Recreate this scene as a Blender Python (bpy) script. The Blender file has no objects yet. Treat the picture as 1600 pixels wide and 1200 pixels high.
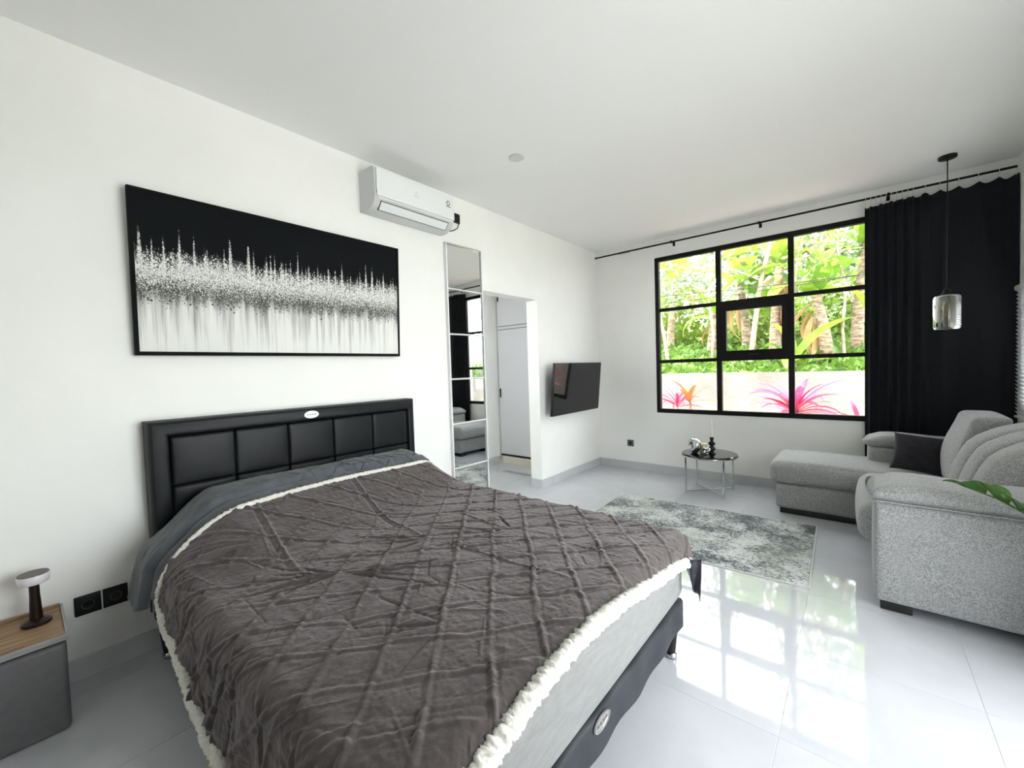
import bpy, bmesh, math, random
import numpy as np
from mathutils import Vector, Matrix

random.seed(7); rng = np.random.default_rng(7)
S = bpy.context.scene
COL = S.collection

# ------------------------------------------------------------------ camera
R_ = Vector((0.76635119, 0.64164088, -0.03166741)); U_ = Vector((0.00099921, 0.04810321, 0.99884187)); F_ = Vector((-0.64242108, 0.7654953, -0.03622282))
cd = bpy.data.cameras.new('camera'); cam = bpy.data.objects.new('camera', cd); COL.objects.link(cam)
cd.sensor_fit = 'HORIZONTAL'; cd.sensor_width = 36.0; cd.lens = 644.885 / 1600 * 36; cd.clip_start = 0.02; cd.clip_end = 300
m = Matrix((R_, U_, -F_)).transposed().to_4x4(); m.translation = Vector((2.7692, -5.1760, 1.375)); cam.matrix_world = m
S.camera = cam
# ------------------------------------------------------------------ world, sun, exposure
SKY = 5.6
w = bpy.data.worlds.new('sky'); S.world = w; w.use_nodes = True
bg = w.node_tree.nodes['Background']; bg.inputs[0].default_value = (0.93, 0.97, 1.0, 1); bg.inputs[1].default_value = SKY
sd = bpy.data.lights.new('sun', 'SUN'); sd.energy = 9.0; sd.angle = math.radians(3); sd.color = (1.0, 0.95, 0.85)
sun = bpy.data.objects.new('sun', sd); COL.objects.link(sun)
sun.rotation_euler = Vector((-0.05, 0.32, -1.0)).to_track_quat('-Z', 'Y').to_euler()
def portal(loc, rot, sx, sy):          # sampling guides in the real window and door openings; they give no light themselves
    l = bpy.data.lights.new('window_portal', 'AREA'); l.shape = 'RECTANGLE'; l.size = sx; l.size_y = sy; l.cycles.is_portal = True
    o = bpy.data.objects.new('window_portal', l); COL.objects.link(o); o.location = loc; o.rotation_euler = rot
portal((1.88, 0.16, 1.73), (math.radians(-90), 0, 0), 2.2, 1.95)
portal((3.92, -3.575, 1.2), (0, math.radians(90), 0), 2.4, 1.9)
portal((-0.85, -3.66, 1.7), (math.radians(90), 0, 0), .7, 1.1)
S.view_settings.view_transform = 'Standard'; S.view_settings.look = 'None'; S.view_settings.gamma = 1.0
S.view_settings.use_curve_mapping = False; S.view_settings.exposure = 1.27
S.cycles.use_denoising = True; S.cycles.max_bounces = 10; S.cycles.diffuse_bounces = 6; S.cycles.glossy_bounces = 4; S.cycles.use_adaptive_sampling = True; S.cycles.adaptive_threshold = .02
S.cycles.transparent_max_bounces = 24; S.cycles.transmission_bounces = 8; S.cycles.sample_clamp_indirect = 8
S.cycles.caustics_reflective = False; S.cycles.caustics_refractive = False

# ------------------------------------------------------------------ materials
class NT:
    def __init__(s, name):
        s.m = bpy.data.materials.new(name); s.m.use_nodes = True; s.t = s.m.node_tree; s.n = s.t.nodes; s.l = s.t.links
        s.b = s.n['Principled BSDF']; s.out = s.n['Material Output']; s.tc = s.n.new('ShaderNodeTexCoord')
    def put(s, sock, v):
        if hasattr(v, 'links') or isinstance(v, bpy.types.NodeSocket): s.l.new(v, sock)
        elif v is not None: sock.default_value = v
    def M(s, op, a, b=None, c=None, clamp=False):
        k = s.n.new('ShaderNodeMath'); k.operation = op; k.use_clamp = clamp; s.put(k.inputs[0], a); s.put(k.inputs[1], b)
        if c is not None: s.put(k.inputs[2], c)
        return k.outputs[0]
    def ss(s, x, a, b):   # smoothstep a..b
        k = s.n.new('ShaderNodeMapRange'); k.interpolation_type = 'SMOOTHSTEP'
        s.put(k.inputs['Value'], x); s.put(k.inputs['From Min'], a); s.put(k.inputs['From Max'], b); return k.outputs['Result']
    def map(s, scale=(1, 1, 1), src='Object', rot=(0, 0, 0)):
        k = s.n.new('ShaderNodeMapping'); s.l.new(s.tc.outputs[src], k.inputs[0]); k.inputs['Scale'].default_value = scale; k.inputs['Rotation'].default_value = rot; return k.outputs[0]
    def noise(s, scale, detail=3, rough=.5, vec=None, src='Object'):
        k = s.n.new('ShaderNodeTexNoise'); k.inputs['Scale'].default_value = scale; k.inputs['Detail'].default_value = detail; k.inputs['Roughness'].default_value = rough
        s.l.new(vec if vec is not None else s.tc.outputs[src], k.inputs['Vector']); return k.outputs['Fac']
    def mix(s, f, a, b):
        k = s.n.new('ShaderNodeMix'); k.data_type = 'RGBA'; s.put(k.inputs[0], f)
        s.put(k.inputs[6], a if not isinstance(a, tuple) else (*a[:3], 1)); s.put(k.inputs[7], b if not isinstance(b, tuple) else (*b[:3], 1)); return k.outputs[2]
    def bump(s, h, strength=.3, dist=.002):
        k = s.n.new('ShaderNodeBump'); k.inputs['Strength'].default_value = strength; k.inputs['Distance'].default_value = dist
        s.put(k.inputs['Height'], h); s.l.new(k.outputs[0], s.b.inputs['Normal'])
    def color(s, v): s.put(s.b.inputs['Base Color'], v if not isinstance(v, tuple) else (*v[:3], 1))
    def set(s, **k):
        for a, v in k.items(): s.put(s.b.inputs[a.replace('_', ' ')], v)

def mat(name, col, rough=.5, metal=0., noise=None, bump=None, spec=.5, sheen=0., coat=0.):
    t = NT(name); t.set(Roughness=rough, Metallic=metal)
    t.b.inputs['Specular IOR Level'].default_value = spec; t.b.inputs['Sheen Weight'].default_value = sheen; t.b.inputs['Coat Weight'].default_value = coat
    if noise:      # (scale, amount)
        f = t.noise(noise[0], 4); lo = tuple(max(0, c * (1 - noise[1])) for c in col); hi = tuple(min(1, c * (1 + noise[1])) for c in col)
        t.color(t.mix(t.ss(f, .3, .7), lo, hi))
    else: t.color(col)
    if bump: t.bump(t.noise(bump[0], 4, .6), bump[1], bump[2] if len(bump) > 2 else .002)
    return t.m
MT = {}
MT['wall'] = mat('white_wall_paint', (.905, .90, .872), .6, bump=(180, .08), noise=(3, .012))
MT['ceiling'] = mat('white_ceiling_paint', (.88, .88, .875), .75, bump=(150, .06))
MT['base'] = mat('grey_baseboard_tile', (.56, .57, .58), .12, noise=(6, .03))
def tile_mat():
    t = NT('polished_light_porcelain'); f = t.noise(1.3, 4, .6, src='Generated'); f2 = t.noise(2.2, 5, .6)
    t.color(t.mix(t.ss(f2, .3, .7), (.58, .59, .63), (.64, .65, .69))); t.set(Roughness=.045); t.b.inputs['IOR'].default_value = 1.62
    return t.m
MT['tile'] = tile_mat()
MT['grout'] = mat('grout', (.62, .62, .63), .6)
MT['black_alu'] = mat('black_powder_coated_aluminium', (.006, .006, .006), .5, spec=.18)
MT['black_plastic'] = mat('black_plastic', (.012, .012, .013), .42, spec=.25)
MT['frame_black'] = mat('matt_black_frame', (.006, .006, .006), .7, spec=.1)
MT['grey_plastic'] = mat('dark_grey_plastic', (.10, .10, .10), .4)
MT['white_plastic'] = mat('white_plastic', (.82, .83, .84), .28)
MT['white_plastic2'] = mat('pale_grey_plastic', (.62, .63, .64), .4)
MT['chrome'] = mat('chrome', (.62, .63, .64), .05, 1.0)
MT['silver'] = mat('brushed_silver', (.72, .70, .67), .3, 1.0)
MT['mirror'] = mat('mirror_silvering', (.90, .92, .915), .004, 1.0)
MT['white_lacquer'] = mat('white_lacquer', (.80, .80, .81), .35)
MT['wardrobe'] = mat('pale_grey_laminate', (.66, .66, .69), .4)
MT['cream'] = mat('cream_edge', (.74, .70, .60), .5)
MT['leather'] = mat('black_synthetic_leather', (.0095, .0110, .0125), .42, bump=(260, .2, .0012), noise=(14, .15), spec=.2)
MT['base_fabric'] = mat('charcoal_base_fabric', (.026, .029, .036), .55, spec=.3, bump=(300, .2), noise=(9, .18))
def mattress_mat():
    t = NT('grey_mattress_ticking'); v = t.map((1, 6, 26)); f = t.noise(3, 4, .6, v); g = t.noise(260, 2)
    t.color(t.mix(t.ss(f, .25, .75), (.18, .18, .178), (.225, .225, .222))); t.set(Roughness=.7); t.b.inputs['Sheen Weight'].default_value = .2
    t.bump(t.M('ADD', t.M('MULTIPLY', f, 1.6), t.M('MULTIPLY', g, .2)), .35, .004); return t.m
MT['mattress'] = mattress_mat()
def blanket_mat():
    t = NT('dark_brown_grey_fleece'); f = t.noise(9, 4, .6); g = t.noise(420, 3, .7); k = t.noise(70, 4, .7)
    c = t.mix(t.ss(f, .3, .7), (.056, .047, .045), (.080, .068, .065)); c = t.mix(t.M('MULTIPLY', t.ss(k, .35, .75), .35), c, (.108, .093, .090))
    t.color(c); t.set(Roughness=.85); t.b.inputs['Sheen Weight'].default_value = .55; t.b.inputs['Sheen Roughness'].default_value = .45
    t.b.inputs['Sheen Tint'].default_value = (.85, .78, .80, 1); t.b.inputs['Specular IOR Level'].default_value = .15
    t.bump(t.M('ADD', g, t.M('MULTIPLY', k, 1.4)), .5, .003); return t.m
MT['blanket'] = blanket_mat()
MT['sherpa'] = mat('cream_sherpa', (.84, .82, .74), .95, bump=(300, .8, .004), noise=(160, .10), sheen=.4, spec=.1)
MT['duvet'] = mat('slate_grey_quilt_cotton', (.075, .083, .096), .75, bump=(220, .25), noise=(12, .16), sheen=.25)
MT['satin'] = mat('navy_satin', (.012, .015, .03), .22, sheen=.3)
def sofa_mat():
    t = NT('grey_chenille'); f = t.noise(210, 3, .8); g = t.noise(80, 4, .7); h = t.noise(4, 3)
    q = t.ss(t.M('ADD', t.M('MULTIPLY', f, .8), t.M('MULTIPLY', g, .2)), .40, .60)
    t.color(t.mix(q, (.20, .20, .202), (.47, .47, .466))); t.set(Roughness=.85); t.b.inputs['Sheen Weight'].default_value = .35
    t.b.inputs['Specular IOR Level'].default_value = .2
    t.bump(t.M('ADD', t.M('ADD', f, g), t.M('MULTIPLY', t.noise(14, 3), 2.5)), .5, .004); return t.m
MT['sofa'] = sofa_mat()
MT['sofa_foot'] = mat('espresso_wood_foot', (.012, .011, .011), .4)
MT['pillow'] = mat('charcoal_velvet', (.019, .017, .021), .85, bump=(240, .3), noise=(20, .2), sheen=.08, spec=.15)
MT['curtain'] = mat('black_blackout_cloth', (.0065, .0075, .0105), .8, bump=(500, .25), sheen=.06, spec=.2)
def rug_mat():
    t = NT('distressed_rug_pile'); f = t.noise(3.4, 5, .62); k = t.noise(46, 5, .78, t.map((1.0, 1.5, 1))); g = t.noise(150, 3, .7)
    q = t.M('ADD', t.M('ADD', t.M('MULTIPLY', f, .95), t.M('MULTIPLY', k, 1.15)), t.M('MULTIPLY', g, .35))
    c = t.mix(t.ss(q, 1.10, 1.36), (.045, .055, .068), (.66, .68, .66)); c = t.mix(t.ss(t.noise(2.1, 2), .52, .68), c, t.mix(.35, c, (.34, .40, .33)))
    t.color(c); t.set(Roughness=.95); t.b.inputs['Sheen Weight'].default_value = .2; t.bump(t.M('ADD', g, k), .6, .004); return t.m
MT['rug'] = rug_mat()
MT['rug_edge'] = mat('pale_rug_binding', (.62, .63, .60), .9)
def wood_mat():
    t = NT('oak_veneer'); v = t.map((26, 2.0, 6)); f = t.noise(2.0, 6, .65, v); g = t.noise(60, 3, .6, t.map((8, .5, 1)))
    c = t.mix(t.ss(f, .3, .72), (.20, .11, .05), (.45, .30, .16)); t.color(t.mix(t.M('MULTIPLY', g, .35), c, (.13, .07, .03))); t.set(Roughness=.5); t.bump(g, .15, .001); return t.m
MT['oak'] = wood_mat()
MT['taupe'] = mat('taupe_grey_laminate', (.135, .13, .135), .55, noise=(30, .05), bump=(260, .1))
MT['rim'] = mat('pale_grey_rim', (.33, .32, .31), .4)
MT['lamp_brown'] = mat('dark_brown_metal', (.030, .017, .014), .35, .6)
MT['lamp_top'] = mat('brown_grey_cap', (.12, .10, .09), .5)
MT['lamp_white'] = mat('opal_acrylic', (.78, .74, .76), .4)
MT['black_glass'] = mat('black_glass', (.006, .006, .007), .03, coat=.6)
MT['screen'] = mat('tv_screen_glass', (.008, .008, .009), .06, spec=.42)
MT['candle'] = mat('ivory_wax', (.90, .89, .86), .5); MT['candle_y'] = mat('cream_wax', (.80, .72, .46), .5)
MT['sand'] = mat('pale_sandy_soil', (.50, .46, .38), .9, noise=(5, .25), bump=(40, .5, .01)); MT['soil'] = mat('soil', (.10, .075, .05), .9, noise=(6, .4)); MT['pot'] = mat('white_ceramic_pot', (.7, .7, .68), .3)
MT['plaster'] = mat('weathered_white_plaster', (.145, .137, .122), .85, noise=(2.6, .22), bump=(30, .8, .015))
MT['concrete'] = mat('pale_concrete', (.55, .55, .54), .85, noise=(2, .08))
MT['grass'] = mat('grass_ground', (.10, .16, .03), .9, noise=(3, .4), bump=(30, .5, .02))
MT['bark'] = mat('pale_bark', (.26, .19, .14), .9, noise=(9, .35), bump=(40, .6, .01))
def sheath_mat():
    t = NT('banana_stem_sheath'); f = t.noise(2.5, 5, .7, t.map((3, 3, 9))); t.color(t.mix(t.ss(f, .38, .64), (.13, .07, .04), (.34, .27, .19))); t.set(Roughness=.8); t.bump(f, .5, .02); return t.m
MT['sheath'] = sheath_mat()
def leaf_mat(name, a, b, trans=.5, vein=None, rough=.4):
    t = NT(name); f = t.noise(5, 3); 
    oi = t.n.new('ShaderNodeObjectInfo'); q = t.M('ADD', t.M('MULTIPLY', f, .6), t.M('MULTIPLY', oi.outputs['Random'], .5))
    c = t.mix(t.ss(q, .25, .85), a, b); t.color(c); t.set(Roughness=rough); t.b.inputs['Specular IOR Level'].default_value = .3
    tr = t.n.new('ShaderNodeBsdfTranslucent'); t.l.new(c, tr.inputs[0]); mx = t.n.new('ShaderNodeMixShader'); mx.inputs[0].default_value = trans
    t.l.new(t.b.outputs[0], mx.inputs[1]); t.l.new(tr.outputs[0], mx.inputs[2]); t.l.new(mx.outputs[0], t.out.inputs[0]); return t.m
MT['banana'] = leaf_mat('banana_leaf', (.10, .21, .02), (.27, .37, .045))
MT['banana_dry'] = leaf_mat('dry_banana_leaf', (.24, .12, .05), (.42, .27, .12), .3, rough=.8)
MT['green'] = leaf_mat('green_foliage', (.065, .14, .02), (.19, .27, .04), .45)
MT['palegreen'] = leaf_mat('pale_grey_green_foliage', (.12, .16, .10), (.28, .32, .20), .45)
MT['pink'] = leaf_mat('pink_cordyline_leaf', (.36, .015, .07), (.60, .08, .19), .35)
MT['orange'] = leaf_mat('orange_red_leaf', (.55, .14, .02), (.58, .06, .05), .35)
MT['zz'] = leaf_mat('glossy_green_leaf', (.035, .10, .02), (.10, .20, .04), .15, rough=.22)
def glass_mat(name, tint, refl=1.0, ior=1.5, rough=0.0):
    t = NT(name); t.n.remove(t.b); tr = t.n.new('ShaderNodeBsdfTransparent'); tr.inputs[0].default_value = (*tint, 1)
    gl = t.n.new('ShaderNodeBsdfGlossy'); gl.inputs['Roughness'].default_value = rough; fr = t.n.new('ShaderNodeFresnel'); fr.inputs[0].default_value = ior
    mx = t.n.new('ShaderNodeMixShader'); t.l.new(t.M('MULTIPLY', fr.outputs[0], refl, clamp=True), mx.inputs[0]); t.l.new(tr.outputs[0], mx.inputs[1]); t.l.new(gl.outputs[0], mx.inputs[2]); t.l.new(mx.outputs[0], t.out.inputs[0]); return t.m
MT['glass'] = glass_mat('window_glass', (.985, .99, .985), .5)
MT['pend_glass'] = glass_mat('smoked_champagne_glass', (.80, .80, .72), 3.2, 1.5, .02)
MT['bulb'] = glass_mat('amber_bulb_glass', (.85, .62, .38), 1.5)
MT['filament'] = mat('amber_filament', (.55, .30, .10), .4, .3)

def painting_mat():
    t = NT('painted_canvas'); sep = t.n.new('ShaderNodeSeparateXYZ'); t.l.new(t.tc.outputs['Object'], sep.inputs[0]); u, v = sep.outputs[1], sep.outputs[2]
    def comb(su, sv):
        k = t.n.new('ShaderNodeCombineXYZ'); t.l.new(t.M('MULTIPLY', u, su), k.inputs[0]); t.l.new(t.M('MULTIPLY', v, sv), k.inputs[1]); return k.outputs[0]
    def n1(s, det=2): return t.noise(1.0, det, .55, comb(s, 0.0))
    spike = t.M('POWER', t.ss(n1(44, 1), .40, .80), 1.7)
    top = t.M('ADD', t.M('ADD', .515, t.M('MULTIPLY', spike, .21)), t.M('MULTIPLY', t.M('SUBTRACT', n1(4), .5), .10))
    bot = t.M('ADD', .335, t.M('MULTIPLY', t.M('SUBTRACT', n1(18), .5), .20))
    dens = t.M('MULTIPLY', t.ss(v, t.M('ADD', top, .03), t.M('SUBTRACT', top, .12)), t.ss(v, t.M('SUBTRACT', bot, .10), t.M('ADD', bot, .06)))
    def dots(scale, rad, seedoff):
        k = t.n.new('ShaderNodeTexVoronoi'); k.inputs['Scale'].default_value = scale; k.inputs['Randomness'].default_value = 1.0
        k.voronoi_dimensions = '2D'; mp = t.n.new('ShaderNodeMapping'); mp.inputs['Location'].default_value = (seedoff, seedoff * 2, 0); t.l.new(comb(1.0, .85), mp.inputs[0]); t.l.new(mp.outputs[0], k.inputs['Vector'])
        s2 = t.n.new('ShaderNodeSeparateColor'); t.l.new(k.outputs['Color'], s2.inputs[0])
        inside = t.ss(k.outputs['Distance'], rad, rad * .65)
        return inside, s2.outputs[0], s2.outputs[1]
    # ground: black above, streaked pale below
    st = t.M('ADD', t.M('MULTIPLY', t.noise(1, 4, .6, comb(26, 1.2)), .75), t.M('MULTIPLY', t.noise(1, 3, .6, comb(90, 2.0)), .35))
    fade = t.ss(v, .40, .0)
    pale = t.mix(t.ss(t.M('ADD', st, t.M('MULTIPLY', fade, .16)), .38, .72), (.22, .22, .21), (.82, .82, .78))
    band = t.mix(t.ss(t.noise(1, 4, .7, comb(60, 14)), .35, .7), (.015, .015, .016), (.20, .20, .19))
    c = t.mix(t.ss(v, t.M('ADD', bot, .03), t.M('SUBTRACT', bot, .09)), band, pale)
    c = t.mix(t.ss(v, t.M('SUBTRACT', top, .06), t.M('ADD', top, .03)), c, (.006, .007, .008))
    # fine vertical glow under the spikes
    gl = t.M('MULTIPLY', t.ss(t.noise(1, 3, .7, comb(150, 7)), .50, .72), t.M('MULTIPLY', dens, .8))
    c = t.mix(gl, c, (.62, .62, .60))
    for sc, rd, off, gain in ((70, .42, 3.1, .55), (115, .45, 7.7, .75), (190, .48, 1.3, .9), (300, .5, 5.2, 1.0)):
        ins, r1, r2 = dots(sc, rd, off)
        on = t.M('MULTIPLY', ins, t.M('LESS_THAN', r1, t.M('MULTIPLY', dens, gain)))
        dark = t.M('LESS_THAN', r2, t.ss(v, .46, .28)); 
        c = t.mix(on, c, t.mix(t.M('MULTIPLY', dark, .92), (.80, .80, .77), (.03, .03, .03)))
    t.color(c); t.set(Roughness=.7); t.b.inputs['Specular IOR Level'].default_value = .08; t.bump(t.noise(600, 2), .1, .001); return t.m
MT['painting'] = painting_mat()

# ------------------------------------------------------------------ mesh helpers
class MB:
    def __init__(s): s.v = []; s.f = []; s.flat = False
    def add(s, v, f):
        o = len(s.v); s.v += [tuple(p) for p in v]; s.f += [tuple(i + o for i in q) for q in f]; return s
    def box(s, lo, hi, mtx=None):
        x0, y0, z0 = lo; x1, y1, z1 = hi
        v = [Vector(p) for p in ((x0, y0, z0), (x1, y0, z0), (x1, y1, z0), (x0, y1, z0), (x0, y0, z1), (x1, y0, z1), (x1, y1, z1), (x0, y1, z1))]
        if mtx: v = [mtx @ p for p in v]
        return s.add(v, ((0, 3, 2, 1), (4, 5, 6, 7), (0, 1, 5, 4), (1, 2, 6, 5), (2, 3, 7, 6), (3, 0, 4, 7)))
    def rbox(s, lo, hi, r=.01, k=2, m_=1, puff=(0, 0, 0, 0, 0, 0), mtx=None, fn=None):
        """rounded box; m_ inner subdivisions; puff: extra bulge on faces -x,+x,-y,+y,-z,+z; fn deforms points"""
        lo = np.array(lo, float); hi = np.array(hi, float); c = (lo + hi) / 2; h = (hi - lo) / 2; r = min(r, h.min() * .999)
        if isinstance(m_, int): m_ = (m_,) * 3
        if max(m_) == 1 and fn is None: s.flat = True
        ax = []
        for a in range(3):
            e = [-h[a] + r * i / k for i in range(k)]; inn = list(np.linspace(-h[a] + r, h[a] - r, m_[a] + 1)); ax.append(np.array(e + inn + [-q for q in reversed(e)]))
        key = {}; V = []; Fc = []
        def vid(p):
            q = tuple(np.round(p, 7))
            if q not in key: key[q] = len(V); V.append(np.array(p))
            return key[q]
        for a in range(3):
            b, d = (a + 1) % 3, (a + 2) % 3
            for sg in (-1, 1):
                for i in range(len(ax[b]) - 1):
                    for j in range(len(ax[d]) - 1):
                        qd = []
                        for (ii, jj) in ((i, j), (i + 1, j), (i + 1, j + 1), (i, j + 1)):
                            p = np.zeros(3); p[a] = sg * h[a]; p[b] = ax[b][ii]; p[d] = ax[d][jj]; qd.append(vid(p))
                        Fc.append(qd if sg > 0 else qd[::-1])
        out = []
        for p in V:
            inner = np.clip(p, -(h - r), h - r); dd = p - inner; L = np.linalg.norm(dd)
            q = inner + (dd / L * r if L > 1e-9 else 0)
            n = p / h; g = q.copy()
            for a in range(3):
                b, d = (a + 1) % 3, (a + 2) % 3
                w_ = (1 - n[b] ** 2) * (1 - n[d] ** 2)
                if n[a] > .02: g[a] += puff[2 * a + 1] * w_ * n[a]
                elif n[a] < -.02: g[a] += puff[2 * a] * w_ * n[a]
            g = g + c
            if fn: g = np.array(fn(g))
            g = Vector(g)
            out.append(mtx @ g if mtx else g)
        return s.add(out, Fc)
    def tube(s, path, rad, seg=8, cap=True):
        P = [Vector(p) for p in path]; n = len(P); rad = rad if hasattr(rad, '__len__') else [rad] * n
        ring = []; prev = None
        for i in range(n):
            t = (P[min(i + 1, n - 1)] - P[max(i - 1, 0)]).normalized()
            if prev is None: a = t.orthogonal().normalized()
            else:
                a = prev - t * prev.dot(t); a = a.normalized() if a.length > 1e-6 else t.orthogonal().normalized()
            prev = a; b = t.cross(a)
            ring.append([P[i] + (a * math.cos(2 * math.pi * j / seg) + b * math.sin(2 * math.pi * j / seg)) * rad[i] for j in range(seg)])
        v = [p for r_ in ring for p in r_]; f = []
        for i in range(n - 1):
            for j in range(seg): f.append((i * seg + j, i * seg + (j + 1) % seg, (i + 1) * seg + (j + 1) % seg, (i + 1) * seg + j))
        if cap: f.append(tuple(range(seg - 1, -1, -1))); f.append(tuple((n - 1) * seg + j for j in range(seg)))
        return s.add(v, f)
    def lathe(s, prof, c=(0, 0, 0), seg=24, mtx=None):
        v = []; f = []; n = len(prof)
        for (r, z) in prof:
            for j in range(seg):
                a = 2 * math.pi * j / seg; p = Vector((r * math.cos(a), r * math.sin(a), z)); p = mtx @ p if mtx else p; v.append(p + Vector(c))
        for i in range(n - 1):
            for j in range(seg): f.append((i * seg + j, i * seg + (j + 1) % seg, (i + 1) * seg + (j + 1) % seg, (i + 1) * seg + j))
        f.append(tuple(range(seg - 1, -1, -1))); f.append(tuple((n - 1) * seg + j for j in range(seg)))
        return s.add(v, f)
    def grid(s, G):          # G: array nu x nv x 3
        nu, nv = G.shape[:2]; o = len(s.v); s.v += [tuple(p) for p in G.reshape(-1, 3)]
        idx = np.arange(nu * nv).reshape(nu, nv) + o
        s.f += [tuple(q) for q in np.stack([idx[:-1, :-1], idx[1:, :-1], idx[1:, 1:], idx[:-1, 1:]], -1).reshape(-1, 4).tolist()]; return s
    def mesh(s, name, smooth=True, ang=None):
        ang = ang or (18 if s.flat else 46)
        me = bpy.data.meshes.new(name); me.from_pydata(s.v, [], s.f); me.update()
        if smooth: me.shade_smooth(); me.set_sharp_from_angle(angle=math.radians(ang))
        return me
    def build(s, name, mt, parent=None, smooth=True, ang=None):
        return obj(name, s.mesh(name, smooth, ang), mt, parent)
def obj(name, me, mt, parent=None):
    if mt and not me.materials: me.materials.append(MT[mt] if isinstance(mt, str) else mt)
    o = bpy.data.objects.new(name, me); COL.objects.link(o)
    if parent: o.parent = parent; o.matrix_parent_inverse = Matrix.Translation(parent.location).inverted() if parent.location.length else Matrix()
    return o
def tag(o, label=None, cat=None, group=None, kind=None):
    for k, v in (('label', label), ('category', cat), ('group', group), ('kind', kind)):
        if v: o[k] = v
    return o
def thing(name, label, cat, loc=(0, 0, 0), group=None, kind=None):
    o = bpy.data.objects.new(name, None); COL.objects.link(o); o.location = loc; o.empty_display_size = .1; return tag(o, label, cat, group, kind)
def fixn(o):
    bm = bmesh.new(); bm.from_mesh(o.data); bmesh.ops.recalc_face_normals(bm, faces=bm.faces); bm.to_mesh(o.data); bm.free(); return o
def vnoise(x, y, scale, seed=0):
    g = np.random.default_rng(seed).random((64, 64)); X = np.asarray(x) * scale + 17.3; Y = np.asarray(y) * scale + 31.7
    xi = np.floor(X).astype(int); yi = np.floor(Y).astype(int); fx = X - xi; fy = Y - yi; fx = fx * fx * (3 - 2 * fx); fy = fy * fy * (3 - 2 * fy)
    a = g[xi % 64, yi % 64]; b = g[(xi + 1) % 64, yi % 64]; c = g[xi % 64, (yi + 1) % 64]; d = g[(xi + 1) % 64, (yi + 1) % 64]
    return (a * (1 - fx) + b * fx) * (1 - fy) + (c * (1 - fx) + d * fx) * fy - .5
def sst(x, a, b):
    t = np.clip((np.asarray(x) - a) / (b - a), 0, 1); return t * t * (3 - 2 * t)

# ================================================================== THE SETTING
H = 2.933; XR = 3.75; YR = -7.2; T = .155
fl = MB().box((-1.6, YR - T, -.14), (XR + T, 0, -.0012)).build('floor', 'grout', smooth=False); tag(fl, 'polished light grey porcelain tiled floor of the bedroom', kind='structure')
def tiles(parent, x0, x1, y0, y1, gx, gy, sz=.6, z=0.):
    cache = {}
    xs = [x0] + [gx + sz * k for k in range(-12, 12) if x0 + .02 < gx + sz * k < x1 - .02] + [x1]; ys = [y0] + [gy + sz * k for k in range(-12, 12) if y0 + .02 < gy + sz * k < y1 - .02] + [y1]
    for i in range(len(xs) - 1):
        for j in range(len(ys) - 1):
            a, b = xs[i + 1] - xs[i], ys[j + 1] - ys[j]; key = (round(a, 3), round(b, 3))
            if key not in cache: cache[key] = MB().rbox((.001, .001, -.006), (a - .001, b - .001, 0), .0006, 1, 1).mesh('tile')
            o = obj('tile', cache[key], 'tile', parent); o.location = (xs[i], ys[j], z)
tiles(fl, 0, XR, YR, 0, 2.544, -3.458)
tiles(fl, -1.29, -.0005, -3.5, -.02, 2.544, -3.458)
ce = MB().box((-1.6, YR - T, H), (XR + .7, .25, H + .18)).build('ceiling', 'ceiling', smooth=False); tag(ce, 'plain white painted ceiling', kind='structure')
DY0, DY1, DZ = -2.284, -1.392, 2.142
wl = MB().box((-T, YR - T, -.14), (0, DY0, H)).box((-T, DY1, -.14), (0, .15, H)).box((-T, DY0, DZ), (0, DY1, H)).build('wall_left', 'wall', smooth=False); tag(wl, 'white left wall behind the bed with doorless opening', kind='structure')
WX0, WX1, WZ0, WZ1 = .818, 2.945, .767, 2.700
wb = MB().box((-.0001, 0, -.14), (WX0, .15, H)).box((WX1, 0, -.14), (XR + T, .15, H)).box((WX0, 0, -.14), (WX1, .15, WZ0)).box((WX0, 0, WZ1), (WX1, .15, H)).build('wall_back', 'wall', smooth=False); tag(wb, 'white far wall around the large black window', kind='structure')
R1 = (-1.80, -.22, .93, 1.86); R2 = (-4.5, -2.65, 0.0, 2.35)
wr = MB().box((XR, R1[1], -.14), (XR + T, 0, H)).box((XR, R1[0], -.14), (XR + T, R1[1], R1[2])).box((XR, R1[0], R1[3]), (XR + T, R1[1], H)).box((XR, R2[1], -.14), (XR + T, R1[0], H)).box((XR, R2[0], R2[3]), (XR + T, R2[1], H)).box((XR, R2[0], -.14), (XR + T, R2[1], -.001)).box((XR, YR - T, -.14), (XR + T, R2[0], H)).build('wall_right', 'wall', smooth=False); tag(wr, 'white right wall behind the sofa', kind='structure')
wq = MB().box((0, YR - T, -.14), (XR, YR, H)).build('wall_rear', 'wall', smooth=False); tag(wq, 'white wall behind the camera', kind='structure')
wh = MB().box((-1.45, -3.65, -.14), (-1.29, .15, H)).box((-1.29, -.02, -.14), (-T, .15, H)).box((-1.29, -3.65, -.14), (-1.2, -3.5, H)).box((-.5, -3.65, -.14), (-T, -3.5, H)).box((-1.2, -3.65, -.14), (-.5, -3.5, 1.15)).box((-1.2, -3.65, 2.25), (-.5, -3.5, H)).build('wall_hall', 'wall', smooth=False); tag(wh, 'white walls of the passage beyond the opening', kind='structure')
def baseboard(name, segs, label):
    p = thing(name, label, None, kind='structure')
    for lo, hi, ax in segs:
        a, b = lo[ax], hi[ax]; n = max(1, math.ceil((b - a) / .6 - .05))
        for i in range(n):
            l = list(lo); h = list(hi); l[ax] = max(a, b - (i + 1) * .6) + .0007; h[ax] = b - i * .6 - .0007
            if h[ax] - l[ax] > .01: MB().rbox(l, h, .002, 1, 1).build('tile', 'base', p)
HB = .1
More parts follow.
